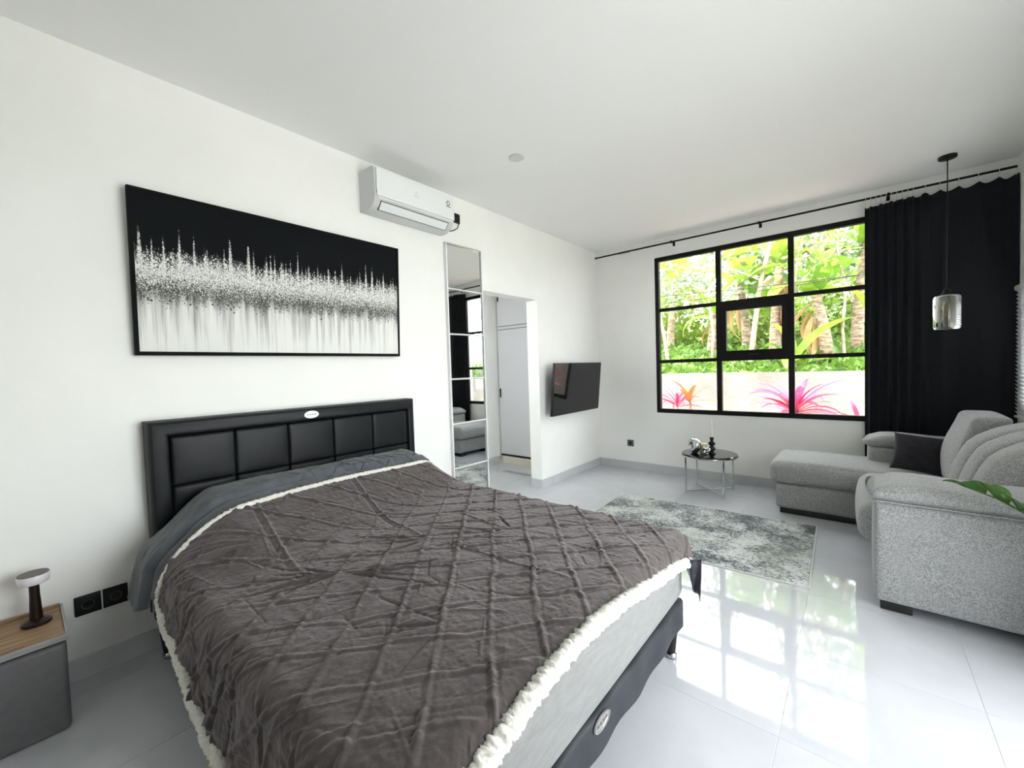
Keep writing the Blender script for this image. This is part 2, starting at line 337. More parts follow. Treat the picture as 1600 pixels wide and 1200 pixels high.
baseboard('baseboard_left', [((.0003, YR, 0), (.01, DY0, HB), 1), ((.0003, DY1, 0), (.01, -.0003, HB), 1), ((-T, DY1 - .0105, 0), (.01, DY1 - .0005, HB), 0)], 'grey tile skirting along the left wall')
baseboard('baseboard_back', [((.012, -.01, 0), (XR - .012, -.0003, HB), 0)], 'grey tile skirting under the window')
baseboard('baseboard_right', [((XR - .01, R2[1], 0), (XR - .0003, -.012, HB), 1)], 'grey tile skirting behind the sofa')
baseboard('baseboard_hall', [((-1.2897, -3.49, 0), (-1.28, -.66, HB), 1)], 'grey tile skirting in the passage')

# window_1 : black frame, nine lights, the middle one an opening casement
wi = thing('window_1', 'large black aluminium nine-pane window onto the garden', None, (1.88, .03, WZ0), kind='structure')
fy0, fy1 = -.006, .055
MB().box((WX0, fy0, WZ0), (WX0 + .045, fy1, WZ1)).box((WX1 - .045, fy0, WZ0), (WX1, fy1, WZ1)).box((WX0 + .045, fy0, WZ0), (WX1 - .045, fy1, WZ0 + .05)).box((WX0 + .045, fy0, WZ1 - .05), (WX1 - .045, fy1, WZ1)).build('window_frame', 'black_alu', wi, False)
mx = (1.545, 2.238); tz = (1.408, 2.048); xs = [WX0 + .045, mx[0], mx[1], WX1 - .045]; zs = [WZ0 + .05, tz[0], tz[1], WZ1 - .05]
for x in mx: MB().box((x - .026, fy0 + .004, WZ0 + .05), (x + .026, fy1 - .004, WZ1 - .05)).build('mullion', 'black_alu', wi, False)
for z in tz:
    for i in range(3): MB().box((xs[i] + (.0265 if i else .0005), fy0 + .006, z - .02), (xs[i + 1] - (.0265 if i < 2 else .0005), fy1 - .006, z + .02)).build('transom', 'black_alu', wi, False)
for i in range(3):
    for j in range(3):
        a = xs[i] + (.026 if i else 0); b = xs[i + 1] - (.026 if i < 2 else 0); c = zs[j] + (.02 if j else 0); d = zs[j + 1] - (.02 if j < 2 else 0)
        if (i, j) == (1, 1):
            cs = MB().box((a, -.018, c), (a + .055, .045, d)).box((b - .055, -.018, c), (b, .045, d)).box((a + .055, -.018, c), (b - .055, .045, c + .075)).box((a + .055, -.018, d - .075), (b - .055, .045, d)).build('casement', 'black_alu', wi, False)
            MB().box((a + .055, .018, c + .075), (b - .055, .023, d - .075)).build('pane', 'glass', cs, False)
            MB().rbox(((a + b) / 2 - .05, -.03, c + .02), ((a + b) / 2 + .05, -.018, c + .04), .004).build('window_handle', 'black_plastic', cs)
        else: MB().box((a, .022, c), (b, .027, d)).build('pane', 'glass', wi, False)
# window_2 on the right wall, behind a closed blind ; door_1 sliding glass door beside the camera
w2 = thing('window_2', 'smaller window on the right wall behind a white blind', None, (XR, -1, R1[2]), kind='structure')
MB().box((XR + .05, R1[0], R1[2]), (XR + .1, R1[0] + .045, R1[3])).box((XR + .05, R1[1] - .045, R1[2]), (XR + .1, R1[1], R1[3])).box((XR + .05, R1[0] + .045, R1[2]), (XR + .1, R1[1] - .045, R1[2] + .045)).box((XR + .05, R1[0] + .045, R1[3] - .045), (XR + .1, R1[1] - .045, R1[3])).build('window_frame', 'black_alu', w2, False)
MB().box((XR + .07, R1[0] + .045, R1[2] + .045), (XR + .076, R1[1] - .045, R1[3] - .045)).build('pane', 'glass', w2, False)
d1 = thing('door_1', 'wide sliding glass door in black frame on right wall', None, (XR, -3.575, 0), kind='structure')
yy = np.linspace(R2[0], R2[1], 3)
MB().box((XR + .04, R2[0], R2[3] - .05), (XR + .11, R2[1], R2[3])).box((XR + .04, R2[0], 0), (XR + .11, R2[1], .03)).build('door_frame', 'black_alu', d1, False)
for i in range(2):
    a, b = yy[i], yy[i + 1]
    pn = MB().box((XR + .05, a, .03), (XR + .1, a + .05, R2[3] - .05)).box((XR + .05, b - .05, .03), (XR + .1, b, R2[3] - .05)).box((XR + .05, a + .05, .03), (XR + .1, b - .05, .1)).box((XR + .05, a + .05, R2[3] - .11), (XR + .1, b - .05, R2[3] - .05)).build('door_panel', 'black_alu', d1, False)
    MB().box((XR + .072, a + .05, .1), (XR + .078, b - .05, R2[3] - .11)).build('pane', 'glass', pn, False)

te = MB().box((XR + T, -25, -.15), (30, 2.1, -.03)).box((-30, -25, -.15), (XR + T, YR - T, -.03)).build('bounce_terrace', 'concrete', smooth=False); tag(te, 'unseen pale concrete terrace around the house', kind='structure')  # unseen paving added to bounce bright, neutral daylight through the glass door
# ================================================================== GARDEN OUTSIDE
gr = MB().box((-30, -25, -.3), (30, 45, -.15)).build('ground', 'grass', smooth=False); tag(gr, 'grassy ground outside the house', kind='structure')
gw = thing('garden_wall', 'low weathered white plaster garden wall outside the window', 'garden wall', (1, 2.2, -.15))
g = np.zeros((70, 16, 3)); X, Z = np.meshgrid(np.linspace(-6, 7, 70), np.linspace(-.2, 1.205, 16), indexing='ij')
g[..., 0] = X; g[..., 2] = Z + .012 * vnoise(X, X * 0, 2.1, 3) * (Z > 1.19); g[..., 1] = 2.2 + .015 * vnoise(X, Z, 3, 4)
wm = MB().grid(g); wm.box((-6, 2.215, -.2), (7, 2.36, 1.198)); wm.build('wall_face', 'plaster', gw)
def gardens_bed():  # sand coloured pale so sunlight bounces up onto the ceiling
    o = MB().rbox((-3.5, .2, -.16), (6, 2.18, .42), .06, 2, (24, 8, 1), fn=lambda p: (p[0], p[1], p[2] + (.05 * math.sin(p[0] * 5 + p[1] * 3) if p[2] > .3 else 0))).build('soil_bed', 'sand')
    return tag(o, 'raised sandy bed outside the window, pale to bounce sunlight indoors', 'soil', kind='stuff')
gardens_bed()
def strap_leaf(L, w_, droop, fold=.25, nu=9, nv=4, tip=.9):
    """leaf along +x rising then drooping, starts at origin"""
    G = np.zeros((nu, nv + 1, 3)); a0 = 0
    x = z = 0.; ds = L / (nu - 1)
    for i in range(nu):
        t = i / (nu - 1); ww = w_ * (math.sin(math.pi * min(1, t * .9 + .1)) ** .7) * (1 if t < 1 else .05)
        ang = -droop * t ** 1.4
        for j in range(nv + 1):
            s_ = (j / nv - .5) * 2; G[i, j] = (x - math.sin(ang) * fold * abs(s_) * ww * .5, s_ * ww / 2 * math.cos(fold), z + fold * abs(s_) * ww * .5)
        x += math.cos(ang) * ds; z += math.sin(ang) * ds
    return MB().grid(G)
def place(me, mt, parent, loc, az, el, roll=0., sc=1., name='leaf'):
    o = obj(name, me, None, parent)
    mtx = Matrix.Translation(Vector(loc) - parent.location) @ Matrix.Rotation(az, 4, 'Z') @ Matrix.Rotation(-el, 4, 'Y') @ Matrix.Rotation(roll, 4, 'X') @ Matrix.Scale(sc, 4)
    o.matrix_parent_inverse = Matrix(); o.matrix_basis = mtx; return o
LEAF = {}
def leaves(key, mt, n, fn):
    for i in range(n):
        me = fn(i).mesh('leaf', True, 180); me.materials.append(MT[mt]); LEAF[(key, i)] = me
leaves('pink', 'pink', 3, lambda i: strap_leaf(.42, .055, .9 + .35 * i, .3)); leaves('orange', 'orange', 2, lambda i: strap_leaf(.36, .085, .7 + .3 * i, .3))
leaves('ban', 'banana', 4, lambda i: strap_leaf(1.7, .50, .9 + .4 * i, .22, 14, 6)); leaves('dry', 'banana_dry', 2, lambda i: strap_leaf(1.2, .22, 1.4 + .5 * i, .6, 12, 4))
def cordyline(x, y, z, n, key, label, sc=1.0, up=.75):
    t = thing('cordyline', label, 'garden plant', (x, y, z - .3), 'red cordylines along the garden wall')
    MB().tube([(x, y, z - .3), (x + .01, y, z - .1), (x, y, z + .03)], [.02, .018, .012], 6).build('stem', 'bark', t)
    for i in range(n):
        f = i / max(1, n - 1); az = i * 2.4 + random.uniform(-.3, .3); el = math.radians(20 + 62 * f * up + random.uniform(-8, 8))
        k = 3 if key == 'pink' else 2
        place(LEAF[(key, i % k)], None, t, (x, y, z + .05 * (f - .5)), az, el, random.uniform(-.4, .4), sc * random.uniform(.75, 1.1))
cordyline(2.17, 1.0, .72, 26, 'pink', 'large bright pink cordyline outside the right-hand panes', 1.55)
cordyline(.80, .80, .78, 13, 'pink', 'pink cordyline outside the bottom left pane', 1.05)
cordyline(.92, .98, .84, 6, 'orange', 'orange-leaved cordyline behind the pink one at bottom left pane', 1.1)
cordyline(2.78, .90, .62, 8, 'pink', 'small dark pink cordyline partly hidden by the curtain', .85)

# hillside behind the wall
def hill_z(x, y): return np.where(y > 2.4, .95 + np.minimum((y - 2.4) * .16, 2.6) + .22 * vnoise(x, y, .7, 9), 0)
X, Y = np.meshgrid(np.linspace(-13, 11, 60), np.linspace(2.42, 24, 46), indexing='ij')
hl = MB().grid(np.stack([X, Y, hill_z(X, Y)], -1)).build('hillside', 'grass'); tag(hl, 'green bank rising behind the garden wall', kind='structure')
def leaf_cloud(pts, size, name, mt, parent=None, up=.6, seed=1, kind='stuff'):
    r = np.random.default_rng(seed); n = len(pts); az = r.uniform(0, 2 * math.pi, n); el = r.uniform(-.6, 1.2, n); s_ = size * r.uniform(.55, 1.35, n)
    d = np.stack([np.cos(az) * np.cos(el), np.sin(az) * np.cos(el), np.sin(el)], -1); q = r.normal(size=(n, 3)); q -= d * (q * d).sum(-1, keepdims=True); q /= np.linalg.norm(q, axis=-1, keepdims=True)
    nn = np.cross(d, q); P = np.asarray(pts)
    a = P; b = P + d * s_[:, None] * .5 + q * s_[:, None] * .28 + nn * s_[:, None] * .06; c = P + d * s_[:, None]; e = P + d * s_[:, None] * .5 - q * s_[:, None] * .28 + nn * s_[:, None] * .06
    V = np.stack([a, b, c, e], 1).reshape(-1, 3); idx = np.arange(n * 4).reshape(n, 4)
    F = np.concatenate([idx[:, [0, 1, 2]], idx[:, [0, 2, 3]]]).tolist()
    mb = MB(); mb.v = V.tolist(); mb.f = F; o = mb.build(name, mt, parent, False); 
    if kind: o['kind'] = kind
    return o
n = 15000; gx = rng.uniform(-8, 8, n); gy = 2.62 + 8 * rng.random(n) ** 1.5; gz = hill_z(gx, gy) + rng.random(n) * .25
tag(leaf_cloud(np.stack([gx, gy, gz], -1), .16, 'groundcover', 'green', seed=4), 'leafy green undergrowth covering the bank behind the wall', 'undergrowth')
def banana(x, y, hgt, nl, lean, label, ndry=2, sc=1., az0=0.):
    z0 = float(hill_z(np.array(x), np.array(y))) - .1
    t = thing('banana_plant', label, 'banana plant', (x, y, z0), 'banana plants on the bank')
    path = [(x + lean * k * k, y, z0 + hgt * k) for k in np.linspace(0, 1, 7)]; MB().tube(path, [.12 - .05 * k for k in np.linspace(0, 1, 7)], 12).build('stem', 'sheath', t)
    tp = path[-1]
    for i in range(nl):
        el = math.radians(74 - 62 * i / max(1, nl - 1) + random.uniform(-8, 8)); place(LEAF[('ban', random.randrange(4))], None, t, (tp[0], tp[1], tp[2] - .12 * i / nl), az0 + i * 2.3 + random.uniform(-.4, .4), el, random.uniform(-.5, .5), sc * random.uniform(.75, 1.1))
    for i in range(ndry):
        place(LEAF[('dry', i % 2)], None, t, (tp[0], tp[1], tp[2] - .25 - .12 * i), random.uniform(0, 6.28), math.radians(-35 - 12 * i), 0, sc * random.uniform(.6, 1.), 'dry_leaf')
banana(1.45, 4.9, 2.1, 7, .10, 'thick shaggy-stemmed banana plant behind the middle top pane', 5, .9, .5)
banana(2.35, 4.2, 1.5, 6, -.2, 'banana plant with dry brown leaves behind the right middle pane', 4, .85, 1.3)
banana(2.75, 5.6, 2.3, 7, .15, 'tall broad-leaved banana plant behind the right top pane', 1, 1.0, 2.2)
banana(.15, 5.2, 1.2, 5, .1, 'short banana plant behind the left-hand panes', 3, .75, .2)
banana(-1.4, 7.0, 2.2, 7, .2, 'farther banana plant behind the left top pane', 2, 1., 3.3)
banana(1.9, 3.5, .35, 6, 0, 'young low banana plant leaning over the garden wall', 0, .62, 4.2)
banana(3.9, 4.4, 1.8, 7, .1, 'banana plant hidden behind the black curtain side', 2, 1., .9)
def tree(x, y, pts, r0, label, crown, mt, nl, size, seed):
    z0 = float(hill_z(np.array(x), np.array(y))) - .1; t = thing('slender_tree', label, 'tree', (x, y, z0), 'slender trees on the bank')
    P = [(x, y, z0)] + [(x + a, y + b, z0 + c) for a, b, c in pts]; MB().tube(P, list(np.linspace(r0, r0 * .45, len(P))), 8).build('trunk', 'bark', t)
    r = random.Random(seed); tips = []
    for i in range(5):
        k = r.randrange(len(P) // 2, len(P)); b = Vector(P[k]); d = Vector((r.uniform(-1, 1), r.uniform(-1, 1), r.uniform(.2, 1))).normalized(); L = crown * r.uniform(.6, 1.1)
        q = [b, b + d * L * .5 + Vector((0, 0, .1)), b + d * L]; MB().tube(q, [r0 * .4, r0 * .25, r0 * .08], 6).build('branch', 'bark', t); tips += q[1:]
    g_ = np.random.default_rng(seed); C_ = np.array([tuple(p) for p in tips]); pts_ = C_[g_.integers(0, len(C_), nl)] + g_.normal(size=(nl, 3)) * crown * .33
    leaf_cloud(pts_, size, 'foliage', mt, t, seed=seed)
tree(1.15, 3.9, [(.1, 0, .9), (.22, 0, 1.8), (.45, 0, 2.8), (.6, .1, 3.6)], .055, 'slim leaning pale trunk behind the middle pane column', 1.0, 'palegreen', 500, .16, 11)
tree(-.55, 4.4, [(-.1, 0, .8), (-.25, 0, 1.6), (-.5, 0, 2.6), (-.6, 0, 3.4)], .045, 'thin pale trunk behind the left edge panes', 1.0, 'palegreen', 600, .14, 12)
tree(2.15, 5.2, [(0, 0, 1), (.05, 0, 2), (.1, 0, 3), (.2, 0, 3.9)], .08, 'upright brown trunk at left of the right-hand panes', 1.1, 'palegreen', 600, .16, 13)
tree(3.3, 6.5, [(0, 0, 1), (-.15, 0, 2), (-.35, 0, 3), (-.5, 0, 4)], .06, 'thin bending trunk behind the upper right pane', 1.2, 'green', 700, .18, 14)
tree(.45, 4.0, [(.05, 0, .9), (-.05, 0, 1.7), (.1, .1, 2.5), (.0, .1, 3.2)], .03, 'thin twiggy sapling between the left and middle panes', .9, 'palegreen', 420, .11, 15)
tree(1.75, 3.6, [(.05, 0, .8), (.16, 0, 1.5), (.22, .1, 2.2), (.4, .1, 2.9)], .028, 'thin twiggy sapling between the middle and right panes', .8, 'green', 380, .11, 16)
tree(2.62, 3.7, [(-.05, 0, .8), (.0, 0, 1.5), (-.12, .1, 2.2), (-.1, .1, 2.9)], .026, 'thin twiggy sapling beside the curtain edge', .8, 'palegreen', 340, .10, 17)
banana(.75, 6.0, 1.9, 6, -.15, 'banana plant with yellow-green leaves between left and middle panes', 3, .95, 2.7)
for k_, (za, zb, lb) in enumerate(((3.15, 2.75, 'upper thin overhead cable crossing the top panes'), (2.78, 2.98, 'lower thin overhead cable crossing the top panes'))):
    tag(MB().tube([(-5 + 12 * q, 3.3 + .15 * k_, za + (zb - za) * q - .25 * math.sin(math.pi * q)) for q in np.linspace(0, 1, 17)], .006, 6).build('overhead_cable', 'black_plastic'), lb, 'cable', 'overhead cables outside the window')
def bush(x, y, rx, rz, n_, mt, size, seed, label, zc=.5):
    z0 = float(hill_z(np.array(x), np.array(y))); g_ = np.random.default_rng(seed); d = g_.normal(size=(n_, 3)); d /= np.linalg.norm(d, axis=-1, keepdims=True); rr = g_.random(n_) ** .4
    lump = 1 + .25 * np.sin(d[:, 0] * 5 + seed) * np.cos(d[:, 2] * 4); P = d * rr[:, None] * lump[:, None] * np.array([rx, rx * .8, rz]) + np.array([x, y, z0 + rz * zc])
    t = thing('bush', label, 'bush', (x, y, z0), 'bushes and treetops behind the bananas'); leaf_cloud(P, size, 'foliage', mt, t, seed=seed)
    MB().tube([(x, y, z0 - .2), (x + .1, y, z0 + rz * .5), (x, y, z0 + rz)], [.08, .05, .02], 6).build('trunk', 'bark', t)
bush(-1.6, 8.2, 1.5, 1.3, 1700, 'green', .20, 21, 'rounded green bush low behind the left panes')
bush(.8, 7.6, 1.3, 1.0, 1500, 'green', .20, 22, 'rounded green bush low behind the middle panes')
bush(2.6, 8.5, 1.4, 1.2, 1500, 'green', .20, 23, 'rounded green bush low behind the right panes')
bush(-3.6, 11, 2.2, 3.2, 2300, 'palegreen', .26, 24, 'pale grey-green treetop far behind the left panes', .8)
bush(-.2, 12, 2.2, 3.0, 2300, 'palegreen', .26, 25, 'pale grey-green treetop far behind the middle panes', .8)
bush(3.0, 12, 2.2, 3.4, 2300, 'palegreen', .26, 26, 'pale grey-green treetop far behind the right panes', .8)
bush(6.5, 10, 2.4, 3.0, 1500, 'green', .26, 27, 'green treetop beyond the curtain side', .8)

# ================================================================== BED
bed = thing('bed', 'queen bed with black padded headboard and charcoal divan base', 'bed', (1.1, -4.0, 0))
BY0, BY1, BX1 = -4.79, -3.205, 2.14
hbz0, hbz1 = .16, 1.17
hbd_b = MB().rbox((.004, BY0 + .004, hbz0), (.058, BY1 - .004, hbz1 - .004), .012, 2, 1)
prof_b = [(0, .004), (0, .085), (.006, .102), (.018, .114), (.034, .118), (.064, .118), (.076, .113), (.084, .100), (.087, .06)]
vb_ = []; nb = len(prof_b)
for (cy_, cz_, sy_, sz_) in ((BY0, hbz0, 1, 0), (BY0, hbz1, 1, -1), (BY1, hbz1, -1, -1), (BY1, hbz0, -1, 0)): vb_ += [(h_, cy_ + sy_ * d_ * (1 if sy_ > 0 else .74), cz_ + sz_ * d_ * .97) for d_, h_ in prof_b]
hbd_b.add(vb_, [(i * nb + j, i * nb + j + 1, (i + 1) * nb + j + 1, (i + 1) * nb + j) for i in range(3) for j in range(nb - 1)]); hbd_b.flat = False
hbd = fixn(hbd_b.build('headboard', 'leather', bed, True, 30))
cols = [-4.702, -4.418, -4.135, -3.853, -3.566, -3.271]; rows = [1.086, .832, .575, .32]
for i in range(5):
    for j in range(3): MB().rbox((.045, cols[i] + .001, rows[j + 1] + .001), (.104, cols[i + 1] - .001, rows[j] - .001), .014, 3, (1, 8, 8), puff=(0, .006, 0, 0, 0, 0)).build('padded_panel', 'leather', hbd)
def badge(parent, c, nrm, wy, wz, label):
    ax = {'x': (1, 0, 0)}[nrm]; mb = MB()
    prof = [(0.0001, .003), (.86, .003), (.88, .006), (.97, .006), (1.0, .003), (1.0, 0)]
    mt_ = Matrix(((0, 0, 1, 0), (wy, 0, 0, 0), (0, wz, 0, 0), (0, 0, 0, 1))); mb.lathe([(r, z) for r, z in prof], c, 32, mt_); o = fixn(mb.build('badge', 'silver', parent)); o['label'] = label
    k = MB()
    for q in (-.5, -.17, .17, .5): k.rbox((c[0] + .003, c[1] + q * wy - .12 * wy, c[2] - .18 * wz), (c[0] + .0042, c[1] + q * wy + .10 * wy, c[2] + .18 * wz), .0005, 1)
    k.build('badge_lettering', 'grey_plastic', o)
badge(hbd, (.1165, -4.0, 1.128), 'x', .046, .023, 'oval silver badge')
# divan base : charcoal, lower edge slightly wavy
def wob(p): return (p[0] + (.004 * math.sin(p[1] * 23) if p[0] > 2 else 0), p[1], p[2] + (.004 * math.sin(p[1] * 9 + p[0] * 6) + .0025 * math.sin(p[1] * 21 + 1) if p[2] < .16 else 0))
bs = MB().rbox((.12, BY0 + .005, .122), (BX1 - .006, BY1 - .005, .272), .018, 3, (40, 40, 4), puff=(0, .004, 0, 0, 0, 0), fn=wob).build('divan_base', 'base_fabric', bed)
badge(bs, (2.1405, -4.035, .243), 'x', .052, .024, 'oval silver badge')
for (x, y) in ((.135, -4.765), (2.085, -4.73), (2.095, -3.27), (.2, -3.27), (1.1, -4.73), (1.1, -3.27)):
    lg = MB().lathe([(.0155, .012), (.018, .02), (.03, .14)], (x, y, 0), 16).build('leg', 'black_plastic', bed)
    MB().lathe([(.024, .006), (.0245, .012), (.0245, .02), (.02, .026)], (x, y, 0), 16).build('leg_ring', 'chrome', lg); MB().lathe([(.02, 0), (.023, .006), (.015, .0065)], (x, y, 0), 16).build('leg_foot', 'black_plastic', lg)
mt_ = MB().rbox((.12, BY0, .2755), (BX1, BY1, .555), .05, 4, (30, 24, 6), puff=(0, .008, .008, .008, 0, 0)).build('mattress', 'mattress'); tag(mt_, 'light grey mattress showing at the foot of the bed', 'mattress')

# bed coverings: shared height field of the made-up top
YN, YF, XF = -4.835, -3.175, 2.165
def ztop(x, y):
    k = np.clip((y - YN) / (YF - YN), 0, 1); end = 1.12 * (1 - k) + .80 * k
    px = 1 - sst(x, .26, end); py = sst(y, -4.90, -4.55) * (1 - sst(y, -3.42, -3.14)); front = sst(x, .10, .2)
    return .583 + (.235 * px * py) * (.55 + .45 * front) + .016 * (1 - ((y + 4.0) / .82) ** 2) * sst(x, .5, 1.0)
def edge(q, R, flare=.22):
    """q: arc length past the start of the rounded edge -> (outward offset, drop)"""
    a = np.clip(q, 0, R * math.pi / 2); th = a / R; e = np.maximum(q - R * math.pi / 2, 0)
    return np.where(q < 0, q, R * np.sin(th) + flare * e), R * (1 - np.cos(th)) + e
def cover(nu, nv, x0f, endf, nearf, farf, R, lift, disp=None):
    """cloth over the bed: u along the length, v from far (0) to near (1)"""
    U, V = np.meshgrid(np.linspace(0, 1, nu), np.linspace(0, 1, nv), indexing='ij')
    yc = YF + (YN - YF) * V; x0 = x0f(V); sA = x0; sB = XF - R + endf(V); s = sA + (sB - sA) * U
    ox, dx = edge(s - (XF - R), R); x = XF - R + ox
    xb = np.minimum(x, XF)
    tA = YF - R + farf(U) ; tB = -(YN + R) + nearf(U)    # lengths beyond the flat, far / near
    # signed arc position across, from far hem to near hem
    far_arc = R * math.pi / 2 * 0 + farf(U); near_arc = nearf(U); flat = (YF - R) - (YN + R)
    q = -far_arc + (far_arc + flat + near_arc) * V
    on, dn = edge(q - flat, R); of, df = edge(-q, R)
    y = np.where(q > flat, (YN + R) - on, np.where(q < 0, (YF - R) + of, (YF - R) - q))
    z = ztop(xb, y) - dx - dn - df + lift
    P = np.stack([x, y, z], -1)
    du = np.gradient(P, axis=0); dv = np.gradient(P, axis=1); N = np.cross(dv, du); N /= np.linalg.norm(N, axis=-1, keepdims=True) + 1e-9; N *= np.sign(N[nu // 2, nv // 2, 2])
    if disp is not None: P = P + N * disp(s, q, x, y, dn, dx)[..., None]
    return P, N
def crease(x, y, x0, y0, x1, y1, wd, amp):
    L2 = (x1 - x0) ** 2 + (y1 - y0) ** 2; t = ((x - x0) * (x1 - x0) + (y - y0) * (y1 - y0)) / L2; tc = np.clip(t, 0, 1)
    d2 = (x - x0 - tc * (x1 - x0)) ** 2 + (y - y0 - tc * (y1 - y0)) ** 2; env = np.clip(1.15 - np.abs(tc * 2 - 1) ** 2, 0, 1)
    return amp * env * np.exp(-d2 / wd ** 2)
CR = []
cr = random.Random(5)
for (sx, sy, n_, spread, ang) in ((1.23, -4.42, 15, 1.0, -130), (1.23, -4.42, 7, .6, 40), (1.27, -4.0, 10, .8, -130), (1.27, -4.0, 5, .6, 30), (1.80, -4.38, 9, 2.6, -90), (1.5, -3.7, 7, 1.5, 200), (.8, -4.55, 6, .9, -110)):
    for i in range(n_):
        a = math.radians(ang) + cr.uniform(-spread, spread) * .6; L = cr.uniform(.14, .42); o1 = cr.uniform(.0, .05); CR.append((sx + math.cos(a) * o1, sy + math.sin(a) * o1, sx + math.cos(a) * (o1 + L), sy + math.sin(a) * (o1 + L), cr.uniform(.0045, .0075), cr.uniform(-.014, .008)))
for i in range(170):
    x = cr.uniform(.6, 2.1); y = cr.uniform(-4.95, -3.25); a = math.radians(cr.choice((50, 48, 55, -5, -48, 20)) + cr.uniform(-14, 14)); L = cr.uniform(.06, .3); CR.append((x, y, x + math.cos(a) * L, y + math.sin(a) * L, cr.uniform(.0035, .006), cr.uniform(-.0045, .005)))
CR += [(.40, -3.93, 1.25, -4.0, .008, .008), (.40, -3.955, 1.2, -4.02, .006, -.004), (.40, -4.46, 1.13, -4.5, .008, .008), (.42, -4.485, 1.1, -4.525, .006, -.004), (1.25, -4.0, 2.0, -3.93, .008, .007)]
for i in range(26):   # folds falling over the near edge
    x = .62 + i * .058 + cr.uniform(-.03, .03); CR.append((x, -4.74 - cr.uniform(0, .06), x + cr.uniform(-.10, .02), -5.15, cr.uniform(.007, .013), cr.uniform(-.010, .008)))
for i in range(260):
    x = cr.uniform(.5, 2.15); y = cr.uniform(-4.95, -3.2); a = math.radians(cr.choice((48, 50, 54, 44, -48, -44)) + cr.uniform(-9, 9)); L = cr.uniform(.03, .10); CR.append((x, y, x + math.cos(a) * L, y + math.sin(a) * L, cr.uniform(.003, .0045), cr.uniform(-.0035, .0045)))
SP = .150; LA = math.radians(48)
def blanket_disp(s, q, x, y, dn, dx):
    a = s; b = YF - .07 - q      # flat cloth coordinates
    a2 = a + .020 * vnoise(a, b, 5, 1) + .010 * vnoise(a, b, 14, 2); b2 = b + .020 * vnoise(a, b, 5, 3) + .010 * vnoise(a, b, 14, 4)
    h = np.zeros_like(a)
    c1 = a2 * math.sin(LA) + b2 * math.cos(LA) - .055; c2 = a2 * math.sin(LA) - b2 * math.cos(LA) + .02
    e1 = np.abs((c1 / SP + .5) % 1 - .5) * SP; e2 = np.abs((c2 / SP + .5) % 1 - .5) * SP
    brk1 = .55 + .9 * vnoise(a, b, 16, 5); brk2 = .55 + .9 * vnoise(a, b, 16, 6)
    h += .0068 * np.clip(brk1, .1, 1) * np.exp(-(e1 / .0085) ** 2) - .0012 * np.exp(-((e1 - .015) / .006) ** 2)
    h += .0064 * np.clip(brk2, .1, 1) * np.exp(-(e2 / .0085) ** 2) - .0012 * np.exp(-((e2 - .015) / .006) ** 2)
    # raised petals beside the crossings
    for (o1, o2, r1, r2) in ((.028, 0, .018, .010), (-.028, 0, .018, .010), (0, .028, .010, .018), (0, -.028, .010, .018)):
        f1 = ((c1 / SP + .5) % 1 - .5) * SP - o1; f2 = ((c2 / SP + .5) % 1 - .5) * SP - o2
        h += .0055 * np.clip(.45 + 2.2 * vnoise(np.round(c1 / SP) + o1 * 9, np.round(c2 / SP) + o2 * 7, 1.37, 8), 0, 1) * np.exp(-((f1 / r1) ** 4 + (f2 / r2) ** 4))
    for c in CR:
        mk = (a > min(c[0], c[2]) - .05) & (a < max(c[0], c[2]) + .05) & (b > min(c[1], c[3]) - .05) & (b < max(c[1], c[3]) + .05)
        h[mk] += crease(a[mk], b[mk], *c)
    h += .012 * vnoise(a, b, 5, 11) + .004 * vnoise(a, b, 15, 12) + .0025 * (.5 - np.abs(vnoise(a, b, 26, 13)) * 2) + .002 * vnoise(a, b, 70, 16) + .0015 * vnoise(a, b, 140, 14)
    h += .008 * sst(dn, .03, .2) * np.sin(a * 34 + 3 * vnoise(a, b, 3, 15))
    return h + .006
Rb = .07
b_x0 = lambda V: .44 + .11 * V + .012 * np.sin(V * 9)
b_end = lambda V: Rb * 1.30 + .035 * np.sin(V * 7 + 1) * (V < .95) + .05 * (1 - sst(V, 0, .22))
b_near = lambda U: .165 + .215 * np.clip(U, 0, 1) ** .8 + .006 * np.sin(U * 21)
b_far = lambda U: .16 + .02 * np.sin(U * 13)
NU, NV = 640, 700
P, N = cover(NU, NV, b_x0, b_end, b_near, b_far, Rb, .006, blanket_disp)
bl = MB().grid(P).build('blanket', 'blanket', None, True, 180); tag(bl, 'dark brown-grey fleece blanket with embossed lattice and cream trim', 'blanket')
def trim(path, rads, name='sherpa_trim'):
    path = np.array(path); p0_, p1_ = path[:1].copy(), path[-1:].copy(); kk = np.ones(11) / 11; path = np.stack([np.convolve(np.pad(path[:, c_], 5, mode='edge'), kk, 'valid') for c_ in range(3)], -1); path = np.vstack([p0_, path, p1_]); d = np.r_[0, np.cumsum(np.linalg.norm(np.diff(path, axis=0), axis=1))]; n_ = int(d[-1] / .0032); t = np.linspace(0, d[-1], n_)
    P_ = np.stack([np.interp(t, d, path[:, k]) for k in range(3)], -1); rr = np.interp(t, d, np.r_[rads[0], rads, rads[-1]]); seg = 16; mb = MB(); mb.tube(P_, list(rr), seg, True)
    v = np.array(mb.v); c = np.repeat(P_, seg, 0); off = v - c; ii = np.repeat(t, seg); jj = np.tile(np.arange(seg), n_)
    k = 1 + .10 * np.random.default_rng(3).normal(size=len(v)).clip(-1.6, 1.8) + .45 * vnoise(ii, jj * .004, 130, 21) + .16 * vnoise(ii, jj * .01, 24, 22)
    mb.v = (c + off * np.clip(k, .5, 1.6)[:, None]).tolist(); return mb.build(name, 'sherpa', bl, True, 180)
sp = 6
near = P[::sp, -1]; head = P[0, ::sp]; foot = P[-1, ::sp]; far = P[::sp, 0]
